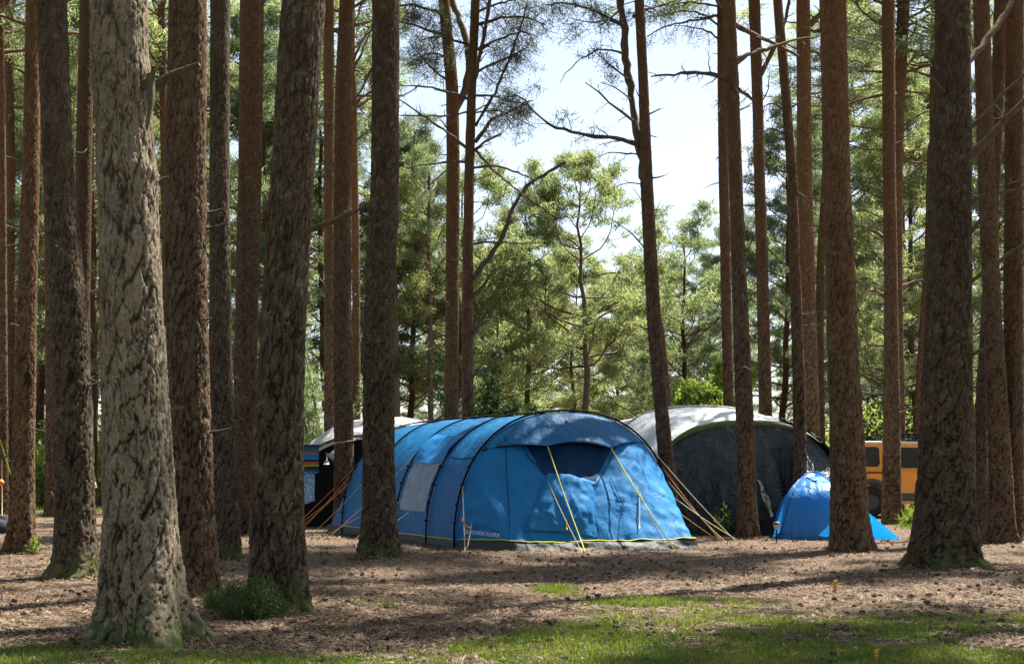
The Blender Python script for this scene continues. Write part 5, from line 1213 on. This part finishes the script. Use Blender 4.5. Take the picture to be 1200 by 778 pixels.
# left border: orange disc, lines and dark bundle
p = G(2, 606); pl = thing('camp_lantern', 'small orange lantern hanging on a pole at the left border', 'lantern', (P(2, 566, 36)[0], 36, gz(-13, 36)))
mp = MB(); mp.tube([(0, .02, 0), (0, .02, 1.5)], .015, 6); mp.build('pole', M['rope_tan'], pl)
mp = MB(); a_ = np.linspace(0, math.pi, 9); mp.tube([(0, -.05, .93-.085*math.cos(t_)) for t_ in a_], [max(.01, .085*math.sin(t_)) for t_ in a_], 14); mp.build('globe', M['orange'], pl)
for i, (a_, b_, lb) in enumerate([((0, 515, 30), (26, 597, 30), 'upper yellow-green guy line coming in from the left border'), ((0, 612, 30), (10, 622, 30), 'lower yellow-green guy line by the dark bundle at the left border'), ((60, 575, 34), (72, 600, 34), 'short yellow-green guy line left of the dark trunk')]):
    mp = MB(); q0, q1 = P(*a_), P(*b_); q1[2] = max(q1[2], gz(q1[0], q1[1])+.01); mp.tube([lerp(q0, q1, f) for f in np.linspace(0, 1, 5)], .012, 5); tag(mp.build('guy_line', M['lime']), lb, 'rope')
p = G(4, 626); mp = MB(); th = np.linspace(0, 2*math.pi, 21)[:-1]
A = np.array([[(.45*r__*math.cos(t_), .25*r__*math.sin(t_)*1., zq*(1+.15*math.sin(3*t_))) for t_ in th] for r__, zq in ((1, 0), (1.05, .12), (.9, .24), (.6, .32), (.2, .34), (.01, .34))]); mp.grid(A, wrap=True)
tag(mp.build('camping_bag', M['jacket'], loc=p-np.array([.15, 0, .02])), 'dark bundle lying on the ground at the left border', 'bag')
# red/other small car at right border
# ---------------------------------------------------------------- shrubs
def shrub(name, label, cat, base, rx, h_, n_leaf, Ls, w, mat, seed, stems=10, group=None, lean=.3, fill=1., leafshape=True, zmin=.1):
    r = random.Random(seed); root = thing(name, label, cat, base, 0, group); sm = MB(); C = []
    for i in range(stems):
        a = r.random()*6.28; rr_ = rx*math.sqrt(r.random()); hh = h_*(1-.45*(rr_/rx)**2)*r.uniform(.75, 1.1)
        p = wander((rr_*.25*math.cos(a), rr_*.25*math.sin(a), -.02), (rr_*math.cos(a)/hh, rr_*math.sin(a)/hh, 1), hh, 7, .14, 0, r); sm.tube(p, np.linspace(.006+.006*h_, .003, 8), 4)
        for j in range(2, 8):
            if p[j][2] > h_*zmin:
                for q in range(2): C.append(p[j]+np.array([r.gauss(0, rx*.16), r.gauss(0, rx*.16), r.gauss(0, h_*.05)]))
    sm.build('stems', M['twig'], root); C = np.array(C); npr = max(1, n_leaf//len(C))
    v, q = tuft_slivers(C, npr, rx*.22*fill, Ls, w, up=.5, flat=.9); lf = MB(); lf.add(v, quads=q); lf.build('foliage', M[mat], root, smooth_=False); return root
shrub('bush', 'dark low bush round the foot of the big leaning trunk', 'bush', G(300, 722)+np.array([-.02, -.1, 0]), .34, .40, 9000, .030, .0035, 'heather', 1, 60, zmin=.05)
shrub('bush', 'low dark tuft of heather left of the bush at the leaning trunk', 'bush', G(262, 716), .2, .27, 4200, .028, .0032, 'heather', 2, 34, zmin=.05)
shrub('bush', 'sparse heather sprigs right of the leaning trunk foot', 'bush', G(352, 716), .14, .12, 1200, .025, .003, 'heather', 5, 16, zmin=.05)
shrub('sapling', 'slim leafy green seedling between the rope pegs and the tarpaulin trunk', 'sapling', G(850, 628), .22, .62, 380, .06, .018, 'leaf', 3, 9)
shrub('fern', 'small bright green weed at the foot of the sunlit-edged trunk', 'weed', G(37, 652), .10, .36, 160, .05, .015, 'leaf', 4, 5)
shrub('weed_clump', 'bright green leafy clump in front of the orange vehicle', 'weeds', G(1072, 616), .30, .42, 900, .14, .012, 'leaf', 6, 20)
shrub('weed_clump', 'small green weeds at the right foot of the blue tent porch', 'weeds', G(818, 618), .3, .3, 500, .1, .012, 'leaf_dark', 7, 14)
shrub('deciduous_tree', 'light green young leafy tree behind the silver tent', 'tree', np.array([P(815, 500, 46)[0], 46, 0]), .85, 5.0, 8000, .16, .055, 'leaf', 8, 14, zmin=.45, fill=1.1)
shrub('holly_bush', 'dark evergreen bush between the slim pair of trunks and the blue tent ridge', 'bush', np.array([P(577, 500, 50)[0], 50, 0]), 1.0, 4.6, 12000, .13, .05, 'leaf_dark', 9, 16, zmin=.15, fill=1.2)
shrub('larch_sapling', 'drooping pale green conifer showing left of the white-lined trunk', 'tree', np.array([P(368, 500, 44)[0], 44, 0]), .9, 7.2, 12000, .2, .012, 'needle', 10, 14, zmin=.2, fill=1.3)
for i, (px, d, rx, hh) in enumerate([(-10, 50, 1.6, 3.5), (25, 56, 1.5, 3), (52, 48, 1.2, 2.2), (75, 60, 1.5, 3.6), (112, 52, 1.6, 4.), (140, 60, 1.8, 3.5), (185, 58, 1.8, 3), (235, 60, 1.8, 3.), (275, 58, 1.6, 2.6)]):
    shrub('broadleaf_bush', 'bright green leafy bush at the back of the wood on the left', 'bush', np.array([(px-CX)/F*d, d, 0]), rx, hh, 5200, .14, .05, 'leaf', 20+i, 16, 'leafy bushes behind the left trunks', zmin=.05, fill=1.5)
for i, (px, d, rx, hh) in enumerate([(975, 62, 2.2, 4.2), (1015, 60, 2., 4.4), (1050, 64, 2.2, 4.6), (1085, 58, 2, 4.), (1150, 60, 2.2, 3), (1200, 56, 2, 3), (1240, 60, 2, 3)]):
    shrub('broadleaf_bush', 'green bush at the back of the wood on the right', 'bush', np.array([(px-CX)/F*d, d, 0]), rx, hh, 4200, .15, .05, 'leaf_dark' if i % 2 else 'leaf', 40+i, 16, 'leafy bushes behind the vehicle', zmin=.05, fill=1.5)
# far hedge line as one mass
mb = MB(); C = []
for i in range(2600):
    d = 104+rng.random()*24; x_ = (rng.random()*2-1)*62; C.append((x_, d, rng.random()**1.3*(3.2+2.2*float(noise2(np.array([x_*.15]), np.array([1.]), 3)[0]))))
v, q = tuft_slivers(np.array(C), 34, .9, .35, .05, up=.3, flat=.8); mb.add(v, quads=q)
tag(mb.build('distant_woodland', M['needle_dark'], smooth_=False), 'far edge of the wood reading as one dark green line', 'woodland', kind='stuff')

# ---------------------------------------------------------------- light, sky, camera
sun_dir = Vector((.735, .68, 0)).normalized(); EL = math.radians(60)
sd = Vector((sun_dir.x*math.cos(EL), sun_dir.y*math.cos(EL), math.sin(EL)))
L = bpy.data.lights.new('sun', 'SUN'); L.energy = 5.0; L.angle = math.radians(.53); L.color = (1, .955, .88)
lo = bpy.data.objects.new('sun', L); COL.objects.link(lo); lo.rotation_euler = (-sd).to_track_quat('-Z', 'Y').to_euler(); lo.location = (20, 20, 40)
w = bpy.data.worlds.new('World'); SC.world = w; w.use_nodes = True; nt = w.node_tree; nt.nodes.clear()
out = nt.nodes.new('ShaderNodeOutputWorld'); bg = nt.nodes.new('ShaderNodeBackground'); sk = nt.nodes.new('ShaderNodeTexSky')
sk.sky_type = 'NISHITA'; sk.sun_disc = False; sk.sun_elevation = EL; sk.sun_rotation = math.atan2(sun_dir.x, sun_dir.y); sk.dust_density = 1.3; sk.air_density = 1.0; sk.ozone_density = 1.5
hs = nt.nodes.new('ShaderNodeHueSaturation'); hs.inputs['Saturation'].default_value = .75; nt.links.new(sk.outputs[0], hs.inputs['Color']); nt.links.new(hs.outputs[0], bg.inputs[0]); bg.inputs[1].default_value = .074; nt.links.new(bg.outputs[0], out.inputs[0])
cam = bpy.data.cameras.new('camera'); co = bpy.data.objects.new('camera', cam); COL.objects.link(co)
co.location = (0, 0, CH); co.rotation_euler = (math.radians(90), 0, 0); cam.lens = 50.01; cam.sensor_width = 36; cam.shift_y = (HY-389)/1200; cam.clip_end = 5000; cam.clip_start = .1
SC.camera = co
SC.view_settings.view_transform = 'Standard'; SC.view_settings.look = 'None'; SC.view_settings.exposure = 1.68; SC.view_settings.gamma = 1
SC.view_settings.use_white_balance = True; SC.view_settings.white_balance_temperature = 6550; SC.view_settings.white_balance_tint = 10
SC.cycles.max_bounces = 5; SC.cycles.diffuse_bounces = 3; SC.cycles.glossy_bounces = 2; SC.cycles.transmission_bounces = 4; SC.cycles.transparent_max_bounces = 4
SC.cycles.use_denoising = True; SC.cycles.sample_clamp_indirect = 4
